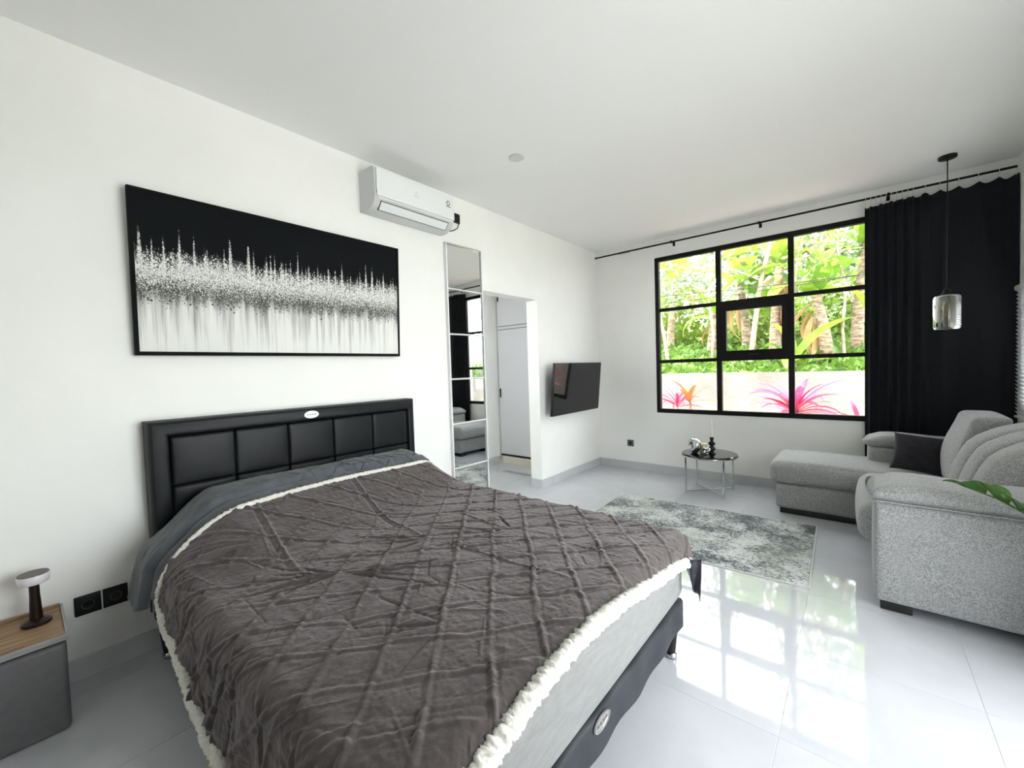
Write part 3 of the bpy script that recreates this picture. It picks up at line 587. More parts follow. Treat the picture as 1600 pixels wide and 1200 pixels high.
trim(head, np.interp(np.linspace(0, 1, len(head)), [0, .5, 1], [.011, .013, .012])); trim(near, np.interp(np.linspace(0, 1, len(near)), [0, .15, 1], [.011, .014, .020]))
trim(foot, np.interp(np.linspace(0, 1, len(foot)), [0, .2, 1], [.017, .022, .026])); trim(far, [.018] * len(far))
def rowtag():
    c = P[int(NU * .02), -1]; MB().rbox((c[0] - .012, c[1] - .02, c[2] - .02), (c[0] + .012, c[1] - .015, c[2] + .03), .001, 1).build('care_tag', 'lamp_brown', bl)
rowtag()
# slate quilt under the blanket, over the pillows
def duvet_disp(s, q, x, y, dn, dx):
    b = YF - .07 - q; c1 = s + b * .9; c2 = s - b * .9; h = .012 * vnoise(s, b, 7, 31) + .006 * vnoise(s, b, 20, 32) + .003 * vnoise(s, b, 50, 33)
    quilt = sst(b, -4.35, -4.1)
    for c_ in (c1, c2):
        e = np.abs((c_ / .17 + .5) % 1 - .5) * .17; h -= quilt * .011 * np.exp(-(e / .006) ** 2)
    h += .016 * np.exp(-((s - .38 - .03 * np.sin(b * 5)) / .016) ** 2) - .012 * np.exp(-((s - .414 - .03 * np.sin(b * 5)) / .012) ** 2)
    for k in range(9): h += crease(s, b, .2 + .02 * k, -3.9 + .07 * k, .42, -3.85 + .08 * k, .010, (-1) ** k * .007)
    return h
def dcover():
    U, V = np.meshgrid(np.linspace(0, 1, 150), np.linspace(0, 1, 420), indexing='ij')
    Pd, Nd = cover(150, 420, lambda V: .135 + 0 * V, lambda V: (.75 - (XF - Rb)) + 0 * V, lambda U: .265 - .13 * sst(U, .25, .95) + .01 * np.sin(U * 9), lambda U: .22 + 0 * U, Rb, -.006, duvet_disp)
    nearside = sst(-Pd[..., 1], 4.74, 4.84); Pd[..., 1] += nearside * (-.018 * (1 - sst(U, .40, .58)) + .05 * sst(U, .52, .75)); Pd[..., 2] -= .022 * sst(U, .5, .72)
    Pd[..., 2] -= .14 * (1 - sst(Pd[..., 0], .12, .21)) * (1 - sst(-Pd[..., 1], 4.70, 4.83))
    o = MB().grid(Pd).build('duvet', 'duvet', None, True, 180); sm = o.modifiers.new('thickness', 'SOLIDIFY'); sm.thickness = .008; sm.offset = -1; return o
dv = dcover(); tag(dv, 'slate grey quilted duvet turned up over the pillows', 'duvet')
# dark satin corner of the duvet hanging at the far foot corner
G = np.zeros((12, 14, 3))
for i in range(12):
    for j in range(14):
        t = i / 11; s_ = j / 13; xl = 2.146 + .03 * t ** 1.5; xr_ = 2.240 - .018 * t; G[i, j] = (xl + (xr_ - xl) * s_, -3.275 + .05 * t - .03 * s_ + .014 * math.sin(s_ * 8 + t * 2), .500 - (.12 + .085 * s_) * t - .03 * (1 - s_) * t * t + .01 * s_)
fp = MB().grid(G).build('satin_corner', 'satin', dv, True, 180); fp.modifiers.new('thickness', 'SOLIDIFY').thickness = .004

# ================================================================== LEFT WALL
# painting, leaning slightly forward at the top
pa = thing('painting', 'wide black and white abstract painting above the bed', 'painting', (0, -4.035, 1.502))
PW, PH = 1.534, .822; tilt = Matrix.Translation((.006, -4.802, 1.502)) @ Matrix.Rotation(math.radians(2.3), 4, 'Y')
def pt(o, mtx): o.matrix_parent_inverse = Matrix(); o.matrix_basis = Matrix.Translation(-o.parent.location) @ mtx; return o
fr = MB().box((0, 0, 0), (.036, .016, PH)).box((0, PW - .014, 0), (.036, PW, PH)).box((0, .016, 0), (.036, PW - .014, .020)).box((0, .016, PH - .012), (.036, PW - .014, PH)).build('frame', 'frame_black', pa, False); pt(fr, tilt)
cv = MB().box((.004, .016, .020), (.031, PW - .014, PH - .012)).build('canvas', 'painting', pa, False); pt(cv, tilt)
# air conditioner
ac = thing('air_conditioner', 'white wall-mounted split air conditioner near the ceiling', 'air conditioner', (0, -3.16, 2.53))
AY0, AY1 = -3.528, -2.796
prof = [(0.001, 2.545), (.001, 2.825), (.13, 2.828), (.175, 2.822), (.192, 2.806), (.194, 2.612), (.176, 2.575), (.155, 2.556), (.11, 2.535), (.06, 2.531), (.02, 2.536)]
def extr(pr, y0, y1):
    n_ = len(pr); v = [(x, y0, z) for x, z in pr] + [(x, y1, z) for x, z in pr]; return MB().add(v, [tuple(range(n_)), tuple(range(2 * n_ - 1, n_ - 1, -1))] + [(i, i + n_, (i + 1) % n_ + n_, (i + 1) % n_) for i in range(n_)])
fixn(extr(prof, AY0, AY1).build('body', 'white_plastic2', ac, True, 25))
MB().rbox((.19, AY0 + .012, 2.618), (.208, AY1, 2.812), .006, 2).build('front_panel', 'white_plastic', ac)
ml = Matrix.Translation((.157, 0, 2.566)) @ Matrix.Rotation(math.radians(-38), 4, 'Y')
MB().rbox((-.035, AY0 + .05, -.014), (.036, AY1 - .05, .012), .004, 2, mtx=Matrix.Translation((.158, 0, 2.572)) @ Matrix.Rotation(math.radians(-50), 4, 'Y')).build('vent_recess', 'grey_plastic', ac)
MB().rbox((-.031, AY0 + .056, -.012), (.032, AY1 - .056, -.016 + .03), .004, 2, mtx=Matrix.Translation((.1605, 0, 2.5705)) @ Matrix.Rotation(math.radians(-50), 4, 'Y')).build('louver', 'white_plastic', ac)
MB().rbox((.188, AY0 + .02, 2.602), (.203, AY1 - .01, 2.614), .005, 2).build('lower_lip', 'white_plastic', ac)
lg = MB(); z_ = 2.722; y_ = -3.18; x_ = .2085   # small grey mark with a line of lettering below
lg.box((x_, y_ - .012, z_ + .008), (x_ + .0006, y_ + .012, z_ + .011)).box((x_, y_ - .012, z_ - .011), (x_ + .0006, y_ + .012, z_ - .008)); lg.add([(x_ + .0006, y_ + .012, z_ + .008), (x_ + .0006, y_ + .007, z_ + .008), (x_ + .0006, y_ - .012, z_ - .008), (x_ + .0006, y_ - .007, z_ - .008)], [(0, 1, 2, 3)])
for i in range(7): lg.box((x_, y_ - .028 + i * .008, z_ - .024), (x_ + .0006, y_ - .023 + i * .008, z_ - .018))
lg.build('logo', 'white_plastic2', ac, False)
st = MB(); c = (x_, -2.862, 2.742); st.lathe([(.0001, .0008), (.019, .0008), (.019, 0)], c, 24, Matrix.Rotation(math.radians(90), 4, 'Y')); so = fixn(st.build('sticker', 'grey_plastic', ac))
MB().lathe([(.0001, .0012), (.012, .0012), (.012, 0)], c, 20, Matrix.Rotation(math.radians(90), 4, 'Y')).build('sticker_centre', 'white_plastic', so); MB().box((x_, -2.885, 2.712), (x_ + .001, -2.84, 2.718)).build('sticker_text', 'grey_plastic', so, False)
MB().box((x_ - .002, AY0 + .006, 2.63), (x_ - .0005, AY0 + .01, 2.65)).build('side_clip', 'grey_plastic', ac, False)
# power socket and cable beside it
def socket(y, z, sy, sz, label, name='wall_socket', plug=False, grp=None):
    t = thing(name, label, 'socket', (0, y, z - sz / 2), grp); MB().rbox((.0004, y - sy / 2, z - sz / 2), (.011, y + sy / 2, z + sz / 2), .003, 2).build('plate', 'black_plastic', t)
    MB().lathe([(.0215, .011), (.0225, .013), (.0205, .013), (.019, .010), (.0001, .0095)], (0, y, z), 24, Matrix.Rotation(math.radians(90), 4, 'Y')).build('recess_ring', 'grey_plastic', t)
    if plug:
        p = MB().rbox((.012, y - .02, z - .022), (.03, y + .02, z + .022), .008, 2).build('plug', 'black_plastic', t); return t, p
    return t
t, p = socket(-2.585, 2.742, .075, .085, 'black socket with plug beside the air conditioner', plug=True)
MB().tube([(.024, -2.585, 2.724), (.035, -2.59, 2.68), (.05, -2.62, 2.635), (.06, -2.68, 2.60), (.07, -2.76, 2.57), (.08, -2.80, 2.555)], .0045, 8).build('power_cord', 'black_plastic', t)
socket(-5.02, .34, .088, .09, 'black wall socket nearest the nightstand'); socket(-4.926, .34, .088, .09, 'black wall socket nearest the bed')
t = thing('wall_socket', 'small dark grey wall socket on the far wall below window', 'socket', (.452, 0, .305)); MB().rbox((.409, -.011, .301), (.495, -.0004, .387), .003, 2).build('plate', 'grey_plastic', t)
MB().lathe([(.0225, .0105), (.0225, .013), (.0195, .013), (.018, .0115), (.0001, .0115)], (.452, 0, .344), 20, Matrix.Rotation(math.radians(90), 4, 'X')).build('recess_ring', 'black_plastic', t)
# six stacked mirror tiles
mi = thing('tall_mirror', 'tall narrow mirror of six stacked square panes beside the opening', 'mirror', (0, -2.54, .1))
my0, my1 = -2.752, -2.312; top = 2.497; ph = .3985
MB().box((.001, my0, top - 6 * ph), (.012, my1, top)).build('backing', 'white_lacquer', mi, False)
for i in range(6):
    z1 = top - i * ph; z0 = z1 - ph
    MB().rbox((.0125, my0 + .016, z0 + .0065), (.0200, my1 - .016, z1 - .0065), .002, 1).build('mirror_pane', 'mirror', mi)
    if i: MB().rbox((.0122, my0 + .014, z1 - .006), (.030, my1 - .014, z1 + .006), .002, 1).build('cross_bar', 'white_lacquer', mi)
for (a, b) in ((my0, my0 + .014), (my1 - .014, my1)): MB().rbox((.0122, a, top - 6 * ph), (.033, b, top), .002, 1).build('frame_stile', 'white_lacquer', mi)
for z in (top - .012, top - 6 * ph): MB().rbox((.0122, my0 + .0145, z), (.033, my1 - .0145, z + .012), .002, 1).build('frame_rail', 'silver', mi)
yawm = Matrix.Translation((.03, -2.532, 0)) @ Matrix.Rotation(math.radians(-1.25), 4, 'Z') @ Matrix.Translation((-.024, 2.532, 0))
for o in [c_ for c_ in mi.children]: pt(o, yawm)
# television on a tilting bracket
tv = thing('television', 'flat black television tilted down on the left wall', 'television', (.1, -.82, .82))
TM = Matrix.Translation((.170, -.8214, 1.123)) @ Matrix.Rotation(.0969, 4, 'Y')
def tvp(mb, n_, mt__): o = mb.build(n_, mt__, tv); return pt(o, TM)
tvp(MB().rbox((-.032, -.538, -.302), (-.002, .538, .302), .006, 2), 'housing', 'black_plastic'); tvp(MB().rbox((-.003, -.532, -.293), (.0005, .532, .296), .001, 1), 'screen', 'screen'); tvp(MB().rbox((-.06, -.25, -.2), (-.03, .25, .12), .01, 2), 'rear_housing', 'black_plastic')
MB().box((.001, -1.0, 1.0), (.012, -.64, 1.25)).box((.012, -.9, 1.05), (.105, -.86, 1.2)).box((.012, -.78, 1.05), (.105, -.74, 1.2)).build('bracket', 'black_alu', tv, False)
# wardrobe in the passage
wa = thing('wardrobe', 'pale grey built-in wardrobe seen through the opening', 'wardrobe', (-.72, -.34, 0))
MB().box((-1.278, -.62, .105), (-.165, -.03, 2.88)).build('carcass', 'wardrobe', wa, False); MB().box((-1.276, -.6295, .11), (-.167, -.6202, 2.78)).build('painted_gap_shade', 'black_plastic', wa, False); MB().box((-1.278, -.648, .0005), (-.165, -.05, .1045)).build('plinth', 'cream', wa, False)  # black sheet behind the doors stands in for shade in their gaps
for (a, b) in ((-1.277, -.724), (-.721, -.166)):
    for (z0, z1, hz) in ((.136, 1.945, 1.03), (2.0, 2.78, 2.395)):
        d = MB().rbox((a, -.65, z0), (b, -.631, z1), .0015, 1).build('door', 'wardrobe', wa); hx = a + .028 if a < -1 else b - .028; hh = .065 if z0 < 1 else .035
        MB().rbox((hx - .011, -.662, hz - hh), (hx + .011, -.6505, hz + hh), .005, 2).build('handle', 'black_plastic', d)
MB().box((-1.277, -.648, 1.9535), (-.166, -.6305, 1.9915)).build('divider_rail', 'wardrobe', wa, False); MB().box((-1.277, -.645, .108), (-.166, -.6305, .131)).build('bottom_rail', 'black_plastic', wa, False)

# ================================================================== NIGHTSTAND AND LAMP
ns = thing('nightstand', 'taupe grey nightstand with oak tray top left of bed', 'nightstand', (.2, -5.3, 0))
MB().rbox((.02, -5.52, .0), (.365, -5.105, .352), .02, 3).build('body', 'taupe', ns); MB().rbox((.03, -5.505, .352), (.355, -5.12, .362), .002, 1).build('painted_gap_shade', 'black_plastic', ns)  # black strip stands in for the shade under the rim
MB().box((.018, -5.525, .362), (.370, -5.100, .372)).rbox((.018, -5.525, .3715), (.026, -5.1, .386), .003, 2).rbox((.362, -5.525, .3715), (.370, -5.1, .386), .003, 2).rbox((.026, -5.108, .3715), (.362, -5.1, .386), .003, 2).rbox((.026, -5.525, .3715), (.362, -5.517, .386), .003, 2).build('rim', 'rim', ns)
tray = MB().box((.0265, -5.5165, .3722), (.3615, -5.1085, .380)).build('tray', 'oak', ns, False)
MB().rbox((.0265, -5.5165, .3802), (.04, -5.1085, .394), .002, 1).build('tray_lip', 'oak', tray); MB().rbox((.348, -5.5165, .3802), (.3615, -5.1085, .394), .002, 1).build('tray_lip', 'oak', tray)
tl = thing('table_lamp', 'small cordless lamp with brown stem and white disc shade on nightstand', 'lamp', (.148, -5.178, .3803)); lx, ly, lz = .148, -5.178, .3803
MB().lathe([(.0001, 0), (.043, 0), (.045, .003), (.044, .011), (.032, .018), (.017, .022), (.0001, .022)], (lx, ly, lz), 32).build('base', 'lamp_brown', tl); MB().lathe([(.020, .0215), (.018, .06), (.0155, .12), (.015, .172)], (lx, ly, lz), 24).build('stem', 'lamp_brown', tl)
MB().lathe([(.0001, .1725), (.042, .1725), (.046, .176), (.048, .205), (.046, .209), (.0001, .209)], (lx, ly, lz), 36).build('lamp_shade', 'lamp_white', tl); MB().lathe([(.0001, .2092), (.0455, .2092), (.0445, .2125), (.0001, .2125)], (lx, ly, lz), 36).build('lamp_cap', 'lamp_top', tl)

# ================================================================== CEILING FITTINGS
dl = thing('downlight', 'small round recessed downlight in the ceiling', 'ceiling light', (.84, -2.744, H)); MB().lathe([(.047, -.0005), (.056, -.0005), (.057, -.004), (.052, -.008), (.046, -.006)], (.84, -2.744, H), 32).build('trim_ring', 'white_plastic2', dl); MB().lathe([(.0001, -.003), (.046, -.003), (.046, -.0005)], (.84, -2.744, H), 32).build('diffuser', 'white_plastic2', dl)
pe = thing('pendant_lamp', 'pendant lamp with smoked glass cylinder shade before black curtain', 'pendant lamp', (3.309, -.427, 1.57)); px, py = 3.309, -.427
MB().lathe([(.0001, H - .022), (.05, H - .022), (.054, H - .018), (.054, H - .0005), (.0001, H - .0005)], (px, py, 0), 32).build('canopy', 'black_plastic', pe); MB().tube([(px, py, H - .02), (px, py, 1.9)], .0035, 8).build('cord', 'black_plastic', pe)
MB().lathe([(.006, 1.905), (.018, 1.895), (.026, 1.87), (.034, 1.862), (.034, 1.853), (.0001, 1.853)], (px, py, 0), 24).build('cap', 'black_plastic', pe)
sh = MB(); pr = [(.034, 1.854), (.070, 1.850), (.081, 1.840), (.085, 1.825), (.085, 1.60), (.081, 1.583), (.070, 1.573), (.04, 1.570)]; sh.lathe(pr + [(r - .004, z + (.003 if z < 1.6 else -.003 if z > 1.82 else 0)) for r, z in reversed(pr)], (px, py, 0), 40); s_ = sh.build('lamp_shade', 'pend_glass', pe); s_['label'] = 'smoked glass cylinder'
MB().lathe([(.0001, 1.853), (.016, 1.85), (.016, 1.80), (.0001, 1.80)], (px, py, 0), 16).build('lampholder', 'black_plastic', pe)
bb = MB().lathe([(.013, 1.80), (.02, 1.785), (.026, 1.75), (.026, 1.68), (.018, 1.655), (.0001, 1.65)], (px, py, 0), 20).build('bulb', 'bulb', pe); MB().tube([(px - .010, py, 1.79), (px - .012, py, 1.69), (px - .004, py, 1.68), (px - .003, py, 1.78), (px + .004, py, 1.78), (px + .005, py, 1.68), (px + .012, py, 1.69), (px + .010, py, 1.79)], .003, 6).build('filament', 'filament', bb)

# ================================================================== CURTAIN AND ROD
rz = 2.832; ry = -.098
rod = thing('curtain_rod', 'long thin black curtain rod above the window', 'curtain rod', (1.9, ry, rz)); MB().tube([(.055, ry, rz), (3.728, ry, rz)], .0095, 12).build('rod', 'black_alu', rod)
MB().lathe([(.0001, 0), (.013, .002), (.014, .012), (.0001, .014)], (.045, ry, rz), 16, Matrix.Rotation(math.radians(90), 4, 'Y')).build('finial', 'black_alu', rod)
for x in (1.06, 1.97, 2.98): MB().tube([(x, -.002, rz + .01), (x, ry, rz + .0)], .006, 8).rbox((x - .014, -.006, rz - .03), (x + .014, -.0005, rz + .035), .002, 1).rbox((x - .008, ry - .014, rz - .014), (x + .008, ry + .014, rz + .014), .004, 2).build('bracket', 'black_alu', rod)
def ring(x, parent): 
    mb = MB(); mb.tube([(x, ry + .015 * math.cos(a), rz - .004 + .015 * math.sin(a)) for a in np.linspace(0, 2 * math.pi, 13)], .0022, 6, False); return mb.build('curtain_ring', 'black_alu', parent)
for x in (.40, .43, .455, .48, .505, .53): ring(x, rod)
cu = thing('curtain', 'black floor-length curtain drawn beside the window', 'curtain', (3.28, ry, 0))
NX, NZ = 260, 60; CX0, CX1 = 2.815, 3.738
G = np.zeros((NX, NZ, 3)); t = np.linspace(0, 1, NX); xx = CX0 + (CX1 - CX0) * t; dens = 1 - .72 * sst(t, .25, .6); phase = np.cumsum(dens) / dens.sum() * 2 * math.pi * 8.5
hooks = [CX0 + .01 + .035 * i for i in range(10)] + [3.215, 3.30, 3.41, 3.52, 3.63, 3.725]
hk = np.array(hooks); gap = np.interp(xx, hk, np.arange(len(hk))); fr_ = gap - np.floor(gap); gw_ = np.diff(np.r_[hk, hk[-1] + .1])[np.minimum(np.floor(gap).astype(int), len(hk) - 1)]; sag = np.sin(math.pi * fr_) ** 1 * np.clip(gw_ * .28, 0, .035)
for j in range(NZ):
    k = j / (NZ - 1); z = .015 + (2.786 - .022 * (1 - sst(t, 0, .5)) - sag * k ** 14 - .015) * k; amp = (.026 - .010 * sst(t, .4, .8)) * (1.0 - .35 * k)
    G[:, j, 0] = xx + .006 * np.sin(phase * 2 + 1) ; G[:, j, 1] = -.072 + amp * np.sin(phase + .25 * math.sin(k * 5)) * .9 + .006 * np.sin(t * 9 + k * 3); G[:, j, 2] = z
G[:8, :, 1] -= (np.linspace(1, 0, 8) ** 2 * .0)[:, None]
cm = MB().grid(G).build('curtain_cloth', 'curtain', cu, True, 180); cm.modifiers.new('thickness', 'SOLIDIFY').thickness = .003
for x in hooks:
    MB().tube([(x, ry + .012 * math.cos(a), rz - .004 + .014 * math.sin(a)) for a in np.linspace(0, 2 * math.pi, 13)], .002, 6, False).tube([(x, ry, rz - .018), (x, ry + .012, rz - .03), (x, -.075, 2.775)], .0016, 6).build('curtain_ring', 'silver', cu)
# venetian blind on the right-hand wall
vb = thing('venetian_blind', 'white slatted blind at the right edge beside black curtain', 'blind', (XR, -1.0, .88)); vy0, vy1 = -1.88, -.128
MB().rbox((XR - .04, vy0, 1.865), (XR - .002, vy1, 1.90), .004, 1).build('head_rail', 'white_plastic', vb)
sl = MB().rbox((-.017, vy0 + .004, -.0012), (.017, vy1 - .004, .0012), .001, 1, mtx=Matrix.Rotation(math.radians(62), 4, 'Y')).mesh('slat'); 
for i in range(32): o = obj('slat', sl, 'white_plastic', vb); pt(o, Matrix.Translation((XR - .022, 0, 1.85 - i * .0305)))
MB().rbox((XR - .034, vy0, .868), (XR - .008, vy1, .885), .003, 1).build('bottom_rail', 'white_plastic', vb)

# ================================================================== SOFA
so = thing('sofa', 'grey chenille L-shaped sofa with chaise under the window', 'sofa', (3.1, -1.2, 0))
sa0, sa1 = -2.24, -.14      # near / far outer faces
def P_(n_, mb, mt__='sofa', ang=60): return mb.build(n_, mt__, so, True, ang)
P_('base', MB().rbox((2.86, -1.87, .06), (3.70, -.845, .212), .03, 3, (3, 6, 1)))
P_('chaise_base', MB().rbox((2.195, -.84, .055), (3.70, sa1 + .005, .272), .03, 3, (8, 4, 1), puff=(.006, 0, .006, 0, 0, 0)))
P_('chaise_cushion', MB().rbox((2.15, -.862, .274), (3.30, sa1, .462), .065, 5, (14, 8, 3), puff=(.012, 0, .012, 0, 0, .028), fn=lambda p: (p[0], p[1] - (.0) , p[2] + (.018 * sst(p[0], 3.0, 2.3) - .006) * (p[2] > .36))))
P_('seat_cushion', MB().rbox((2.772, -1.865, .215), (3.30, -.868, .475), .085, 5, (8, 12, 3), puff=(.02, 0, 0, 0, 0, .02)))
def arm(y0, y1, ym, nm):
    """panel plus pillow-top roll; outer face y0 if near"""
    a = P_('arm', MB().rbox((2.835, y0, .055), (3.72, y1, .60), .028, 3, (8, 4, 6), puff=(.006, 0, .008, .008, 0, 0)))
    MB().rbox((2.812, y0 - .004, .601), (3.72, y1 + .012, .692), .042, 6, (12, 6, 1), puff=(.014, 0, .006, .01, 0, .016), fn=lambda p: (p[0], p[1], p[2] + .010 * math.sin(p[0] * 9) * (p[2] > .66) - .03 * sst(p[0], 2.95, 2.81) * (p[2] > .66))).build('arm_pad', 'sofa', a, True, 60)
    pth = [(x, y0 - .006 if nm else y1 + .006, .605) for x in np.linspace(2.84, 3.71, 12)]; MB().tube(pth, .0045, 6).build('piping', 'sofa', a)
arm(sa0, -1.885, None, True); arm(-.46, sa1, None, False)
P_('back_frame', MB().rbox((3.60, -1.88, .06), (3.735, -.465, .80), .04, 3, (2, 8, 5)))
P_('back_cushion', MB().rbox((3.245, -1.0, .466), (3.43, -.455, .945), .03, 4, (4, 8, 6), puff=(.05, 0, .006, .0, 0, .015), fn=lambda p: (p[0] + .27 * (p[2] - .46), p[1] - .02 * (p[2] - .46), p[2])))
ys = [-1.003, -1.30, -1.60, -1.872]
for i in range(3): P_('back_cushion', MB().rbox((3.235, ys[i + 1] + .001, .47), (3.42, ys[i] - .001, .95), .07, 5, (4, 6, 8), puff=(.05, 0, .0, .0, 0, .02), fn=lambda p: (min(p[0] + .40 * (p[2] - .46) + 6 * max(0, p[2] - .78) ** 2, 3.738), p[1], p[2])))
for (x0, x1, y0, y1) in ((2.862, 2.99, -2.205, -2.09), (3.55, 3.68, -2.205, -2.09), (2.225, 2.75, -.80, -.70), (2.225, 2.33, -.28, -.17), (3.55, 3.68, -.30, -.2)):
    P_('foot', MB().rbox((x0, y0, 0), (x1, y1, .062), .004, 1), 'sofa_foot')
def throw(name, label, mtx, w_, h_, th, mt__):
    n_ = 26; V = np.zeros((2, n_, n_, 3)); u = np.linspace(-1, 1, n_); Ux, Uy = np.meshgrid(u, u, indexing='ij')
    pin = 1 - .10 * (1 - Ux ** 2) * 0; ex = Ux * w_ / 2 * (1 - .09 * (1 - Uy ** 2) * np.abs(Ux) ** 2); ey = Uy * h_ / 2 * (1 - .09 * (1 - Ux ** 2) * np.abs(Uy) ** 2)
    zz = th / 2 * ((1 - Ux ** 2).clip(0) * (1 - Uy ** 2).clip(0)) ** .42 + .006 * vnoise(Ux, Uy, 3, 41) * (1 - Ux ** 2) * (1 - Uy ** 2)
    mb = MB(); 
    for sg in (1, -1): mb.grid(np.stack([ex, ey, sg * zz], -1)[:: 1] if sg > 0 else np.stack([ex, ey, -zz], -1)[::-1])
    mb.v = [tuple(mtx @ Vector(p)) for p in mb.v]; o = mb.build(name, mt__, None, True, 180); bm = bmesh.new(); bm.from_mesh(o.data); bmesh.ops.remove_doubles(bm, verts=bm.verts, dist=1e-5); bm.to_mesh(o.data); bm.free(); return tag(o, label, 'cushion')
a_ = Vector((.30, -.02, -.03)).normalized(); u_ = Vector((.09, .23, .245)); u_ = (u_ - a_ * u_.dot(a_)).normalized(); n_ = a_.cross(u_)
PM = Matrix((a_, u_, n_)).transposed().to_4x4(); PM.translation = Vector((3.145, -.675, .61))
throw('throw_pillow', 'charcoal throw pillow lying on the grey chaise', PM, .335, .35, .12, 'pillow')

# ================================================================== RUG, SIDE TABLE, ORNAMENTS
rg = thing('rug', 'distressed grey and charcoal area rug on the tiled floor', 'rug', (1.69, -1.63, 0))
rm = Matrix.Translation((1.690, -1.638, .001)) @ Matrix.Rotation(math.radians(1.6), 4, 'Z')
pt(MB().rbox((-.83, -.575, 0), (.83, .575, .008), .003, 2, 1).build('pile', 'rug', rg), rm)
for (lo, hi) in (((-.842, -.587, 0), (-.831, .587, .007)), ((.831, -.587, 0), (.842, .587, .007)), ((-.831, -.587, 0), (.831, -.576, .007)), ((-.831, .576, 0), (.831, .587, .007))): pt(MB().rbox(lo, hi, .002, 1, 1).build('binding', 'rug_edge', rg), rm)
st = thing('side_table', 'round side table with black glass top and chrome legs', 'side table', (1.555, -.50, 0)); tx, ty, tz_ = 1.555, -.50, .415
MB().lathe([(.0001, tz_ - .014), (.266, tz_ - .014), (.272, tz_ - .008), (.266, tz_), (.0001, tz_)], (tx, ty, 0), 56).build('table_top', 'black_glass', st)
MB().lathe([(.262, tz_ - .0145), (.274, tz_ - .0145), (.276, tz_ - .020), (.274, tz_ - .026), (.262, tz_ - .026)], (tx, ty, 0), 56).build('rim', 'chrome', st)
LG = [(1.372, -.698), (1.740, -.702), (1.738, -.300), (1.370, -.303)]
for (x, y) in LG: MB().rbox((x - .008, y - .008, 0), (x + .008, y + .008, tz_ - .026), .003, 2).build('leg', 'chrome', st)
for (a, b) in ((0, 2), (1, 3)): MB().tube([(*LG[a], .024 + .0 * a), (*LG[b], .024)], .0075, 8).build('cross_bar', 'chrome', st)
rv = thing('ring_vase', 'silver ring-shaped ornament on the black glass table', 'ornament', (1.425, -.56, tz_)); mb = MB(); rm_, rr_ = .052, .027
V = []; Fq = []
for i in range(32):
    for j in range(14):
        a = 2 * math.pi * i / 32; b = 2 * math.pi * j / 14; R0 = rm_ + rr_ * math.cos(b); V.append(Vector((R0 * math.cos(a), rr_ * 1.55 * math.sin(b), R0 * math.sin(a)))); Fq.append((i * 14 + j, ((i + 1) % 32) * 14 + j, ((i + 1) % 32) * 14 + (j + 1) % 14, i * 14 + (j + 1) % 14))
mr = Matrix.Translation((1.425, -.56, tz_ + rm_ + rr_ + .002)) @ Matrix.Rotation(math.radians(-38), 4, 'Z'); fixn(mb.add([mr @ p for p in V], Fq).build('ring_body', 'chrome', rv)); MB().lathe([(.0001, 0), (.028, 0), (.028, .006), (.0001, .006)], (1.425, -.56, tz_ + .0003), 20).build('base', 'black_plastic', rv)
MB().lathe([(.014, 0), (.012, .010), (.015, .016), (.011, .016)], (1.425, -.56, tz_ + 2 * (rm_ + rr_) - .002), 16).build('neck', 'chrome', rv)
pc = thing('pillar_candle', 'short cream pillar candle between ring ornament and candlestick', 'candle', (1.507, -.525, tz_)); MB().lathe([(.0001, .0003), (.033, .0003), (.035, .004), (.035, .098), (.032, .103), (.022, .101), (.0001, .097)], (1.507, -.525, tz_), 28).build('wax', 'candle_y', pc); MB().tube([(1.507, -.525, tz_ + .095), (1.508, -.525, tz_ + .115)], .0012, 5).build('wick', 'black_plastic', pc)
kn = thing('knot_ornament', 'small silver knot ornament in front of black candlestick', 'ornament', (1.556, -.606, tz_)); pth = []
for i in range(81):
    a = 2 * math.pi * i / 80; x = math.sin(a) + 2 * math.sin(2 * a); y = math.cos(a) - 2 * math.cos(2 * a); z = -math.sin(3 * a); pth.append((1.556 + x * .0115, -.606 + z * .013, tz_ + .0455 + y * .0115))
MB().tube(pth, .0105, 10, False).build('knot', 'chrome', kn)
cs_ = thing('candlestick', 'black turned candlestick holding a tall white taper', 'candlestick', (1.59, -.535, tz_)); c = (1.59, -.535, tz_)
MB().lathe([(.0001, .0003), (.036, .0003), (.038, .006), (.024, .022), (.020, .032), (.034, .048), (.036, .058), (.030, .070), (.018, .082), (.018, .088), (.034, .104), (.036, .112), (.030, .124), (.016, .134), (.014, .145), (.019, .155), (.020, .178), (.016, .180), (.0001, .170)], c, 28).build('holder', 'black_plastic', cs_)
tp = thing('taper_candle', 'tall thin white taper candle in black candlestick', 'candle', (c[0], c[1], tz_ + .171)); MB().lathe([(.0115, .171), (.0105, .22), (.0075, .33), (.003, .372), (.0005, .378)], c, 16).build('wax', 'candle', tp)

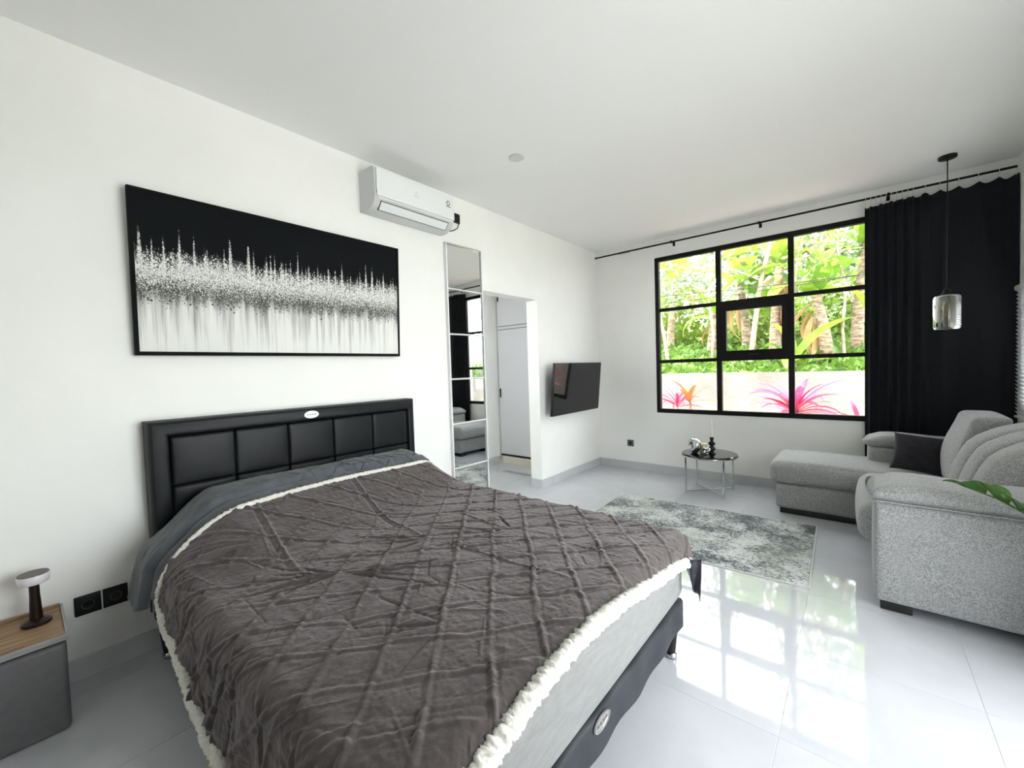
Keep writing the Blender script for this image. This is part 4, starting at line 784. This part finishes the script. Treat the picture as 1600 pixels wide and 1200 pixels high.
# ================================================================== POTTED PLANT BESIDE THE SOFA
pp = thing('potted_plant', 'green potted plant with glossy leaves in front of sofa arm', 'potted plant', (3.575, -2.50, 0)); bx, by = 3.575, -2.50
MB().lathe([(.0001, 0), (.085, 0), (.09, .01), (.118, .34), (.122, .36), (.108, .36), (.104, .33), (.0001, .33)], (bx, by, 0), 32).build('pot', 'pot', pp); MB().lathe([(.0001, .331), (.103, .331), (.10, .338), (.0001, .342)], (bx, by, 0), 24).build('soil', 'soil', pp)
def oleaf(L, w_):
    G = np.zeros((9, 5, 3))
    for i in range(9):
        t = i / 8; ww = w_ * math.sin(math.pi * (t * .94 + .03)) ** .65
        for j in range(5): s_ = (j / 4 - .5) * 2; G[i, j] = (L * t, s_ * ww / 2, .10 * L * math.sin(t * 2.4) + .16 * abs(s_) * ww)
    return MB().grid(G)
ol = oleaf(.098, .064).mesh('leaf', True, 180); ol.materials.append(MT['zz'])
stems = [[(bx - .02, by, .34), (3.50, -2.46, .53), (3.36, -2.40, .655), (3.25, -2.37, .722), (3.165, -2.355, .752)], [(bx, by - .02, .34), (3.57, -2.62, .62), (3.52, -2.72, .82)], [(bx + .02, by, .34), (3.59, -2.45, .6), (3.57, -2.42, .86)], [(bx, by, .34), (3.58, -2.52, .7), (3.53, -2.56, 1.0)], [(bx - .01, by - .03, .34), (3.52, -2.62, .55), (3.45, -2.74, .68)]]
for si, sp_ in enumerate(stems):
    MB().tube(sp_, list(np.linspace(.007, .003, len(sp_))), 7).build('stem', 'zz', pp)
    d = np.r_[0, np.cumsum([np.linalg.norm(np.subtract(sp_[i + 1], sp_[i])) for i in range(len(sp_) - 1)])]; A = np.array(sp_); k = d[-1] * .22; i = 0
    while k <= d[-1]:
        q = [np.interp(k, d, A[:, c_]) for c_ in range(3)]; q2 = [np.interp(min(k + .02, d[-1] + 1e-6), d, A[:, c_]) for c_ in range(3)]; q0 = [np.interp(k - .02, d, A[:, c_]) for c_ in range(3)]; tv_ = Vector(q2) - Vector(q0); az = math.atan2(tv_.y, tv_.x)
        place(ol, None, pp, q, az + (.85 if i % 2 else -.85) + random.uniform(-.25, .25), math.radians(random.uniform(14, 46)), random.uniform(-.5, .5), random.uniform(.85, 1.15)); k += .036; i += 1
    place(ol, None, pp, sp_[-1], az, math.radians(8), 0, .9)
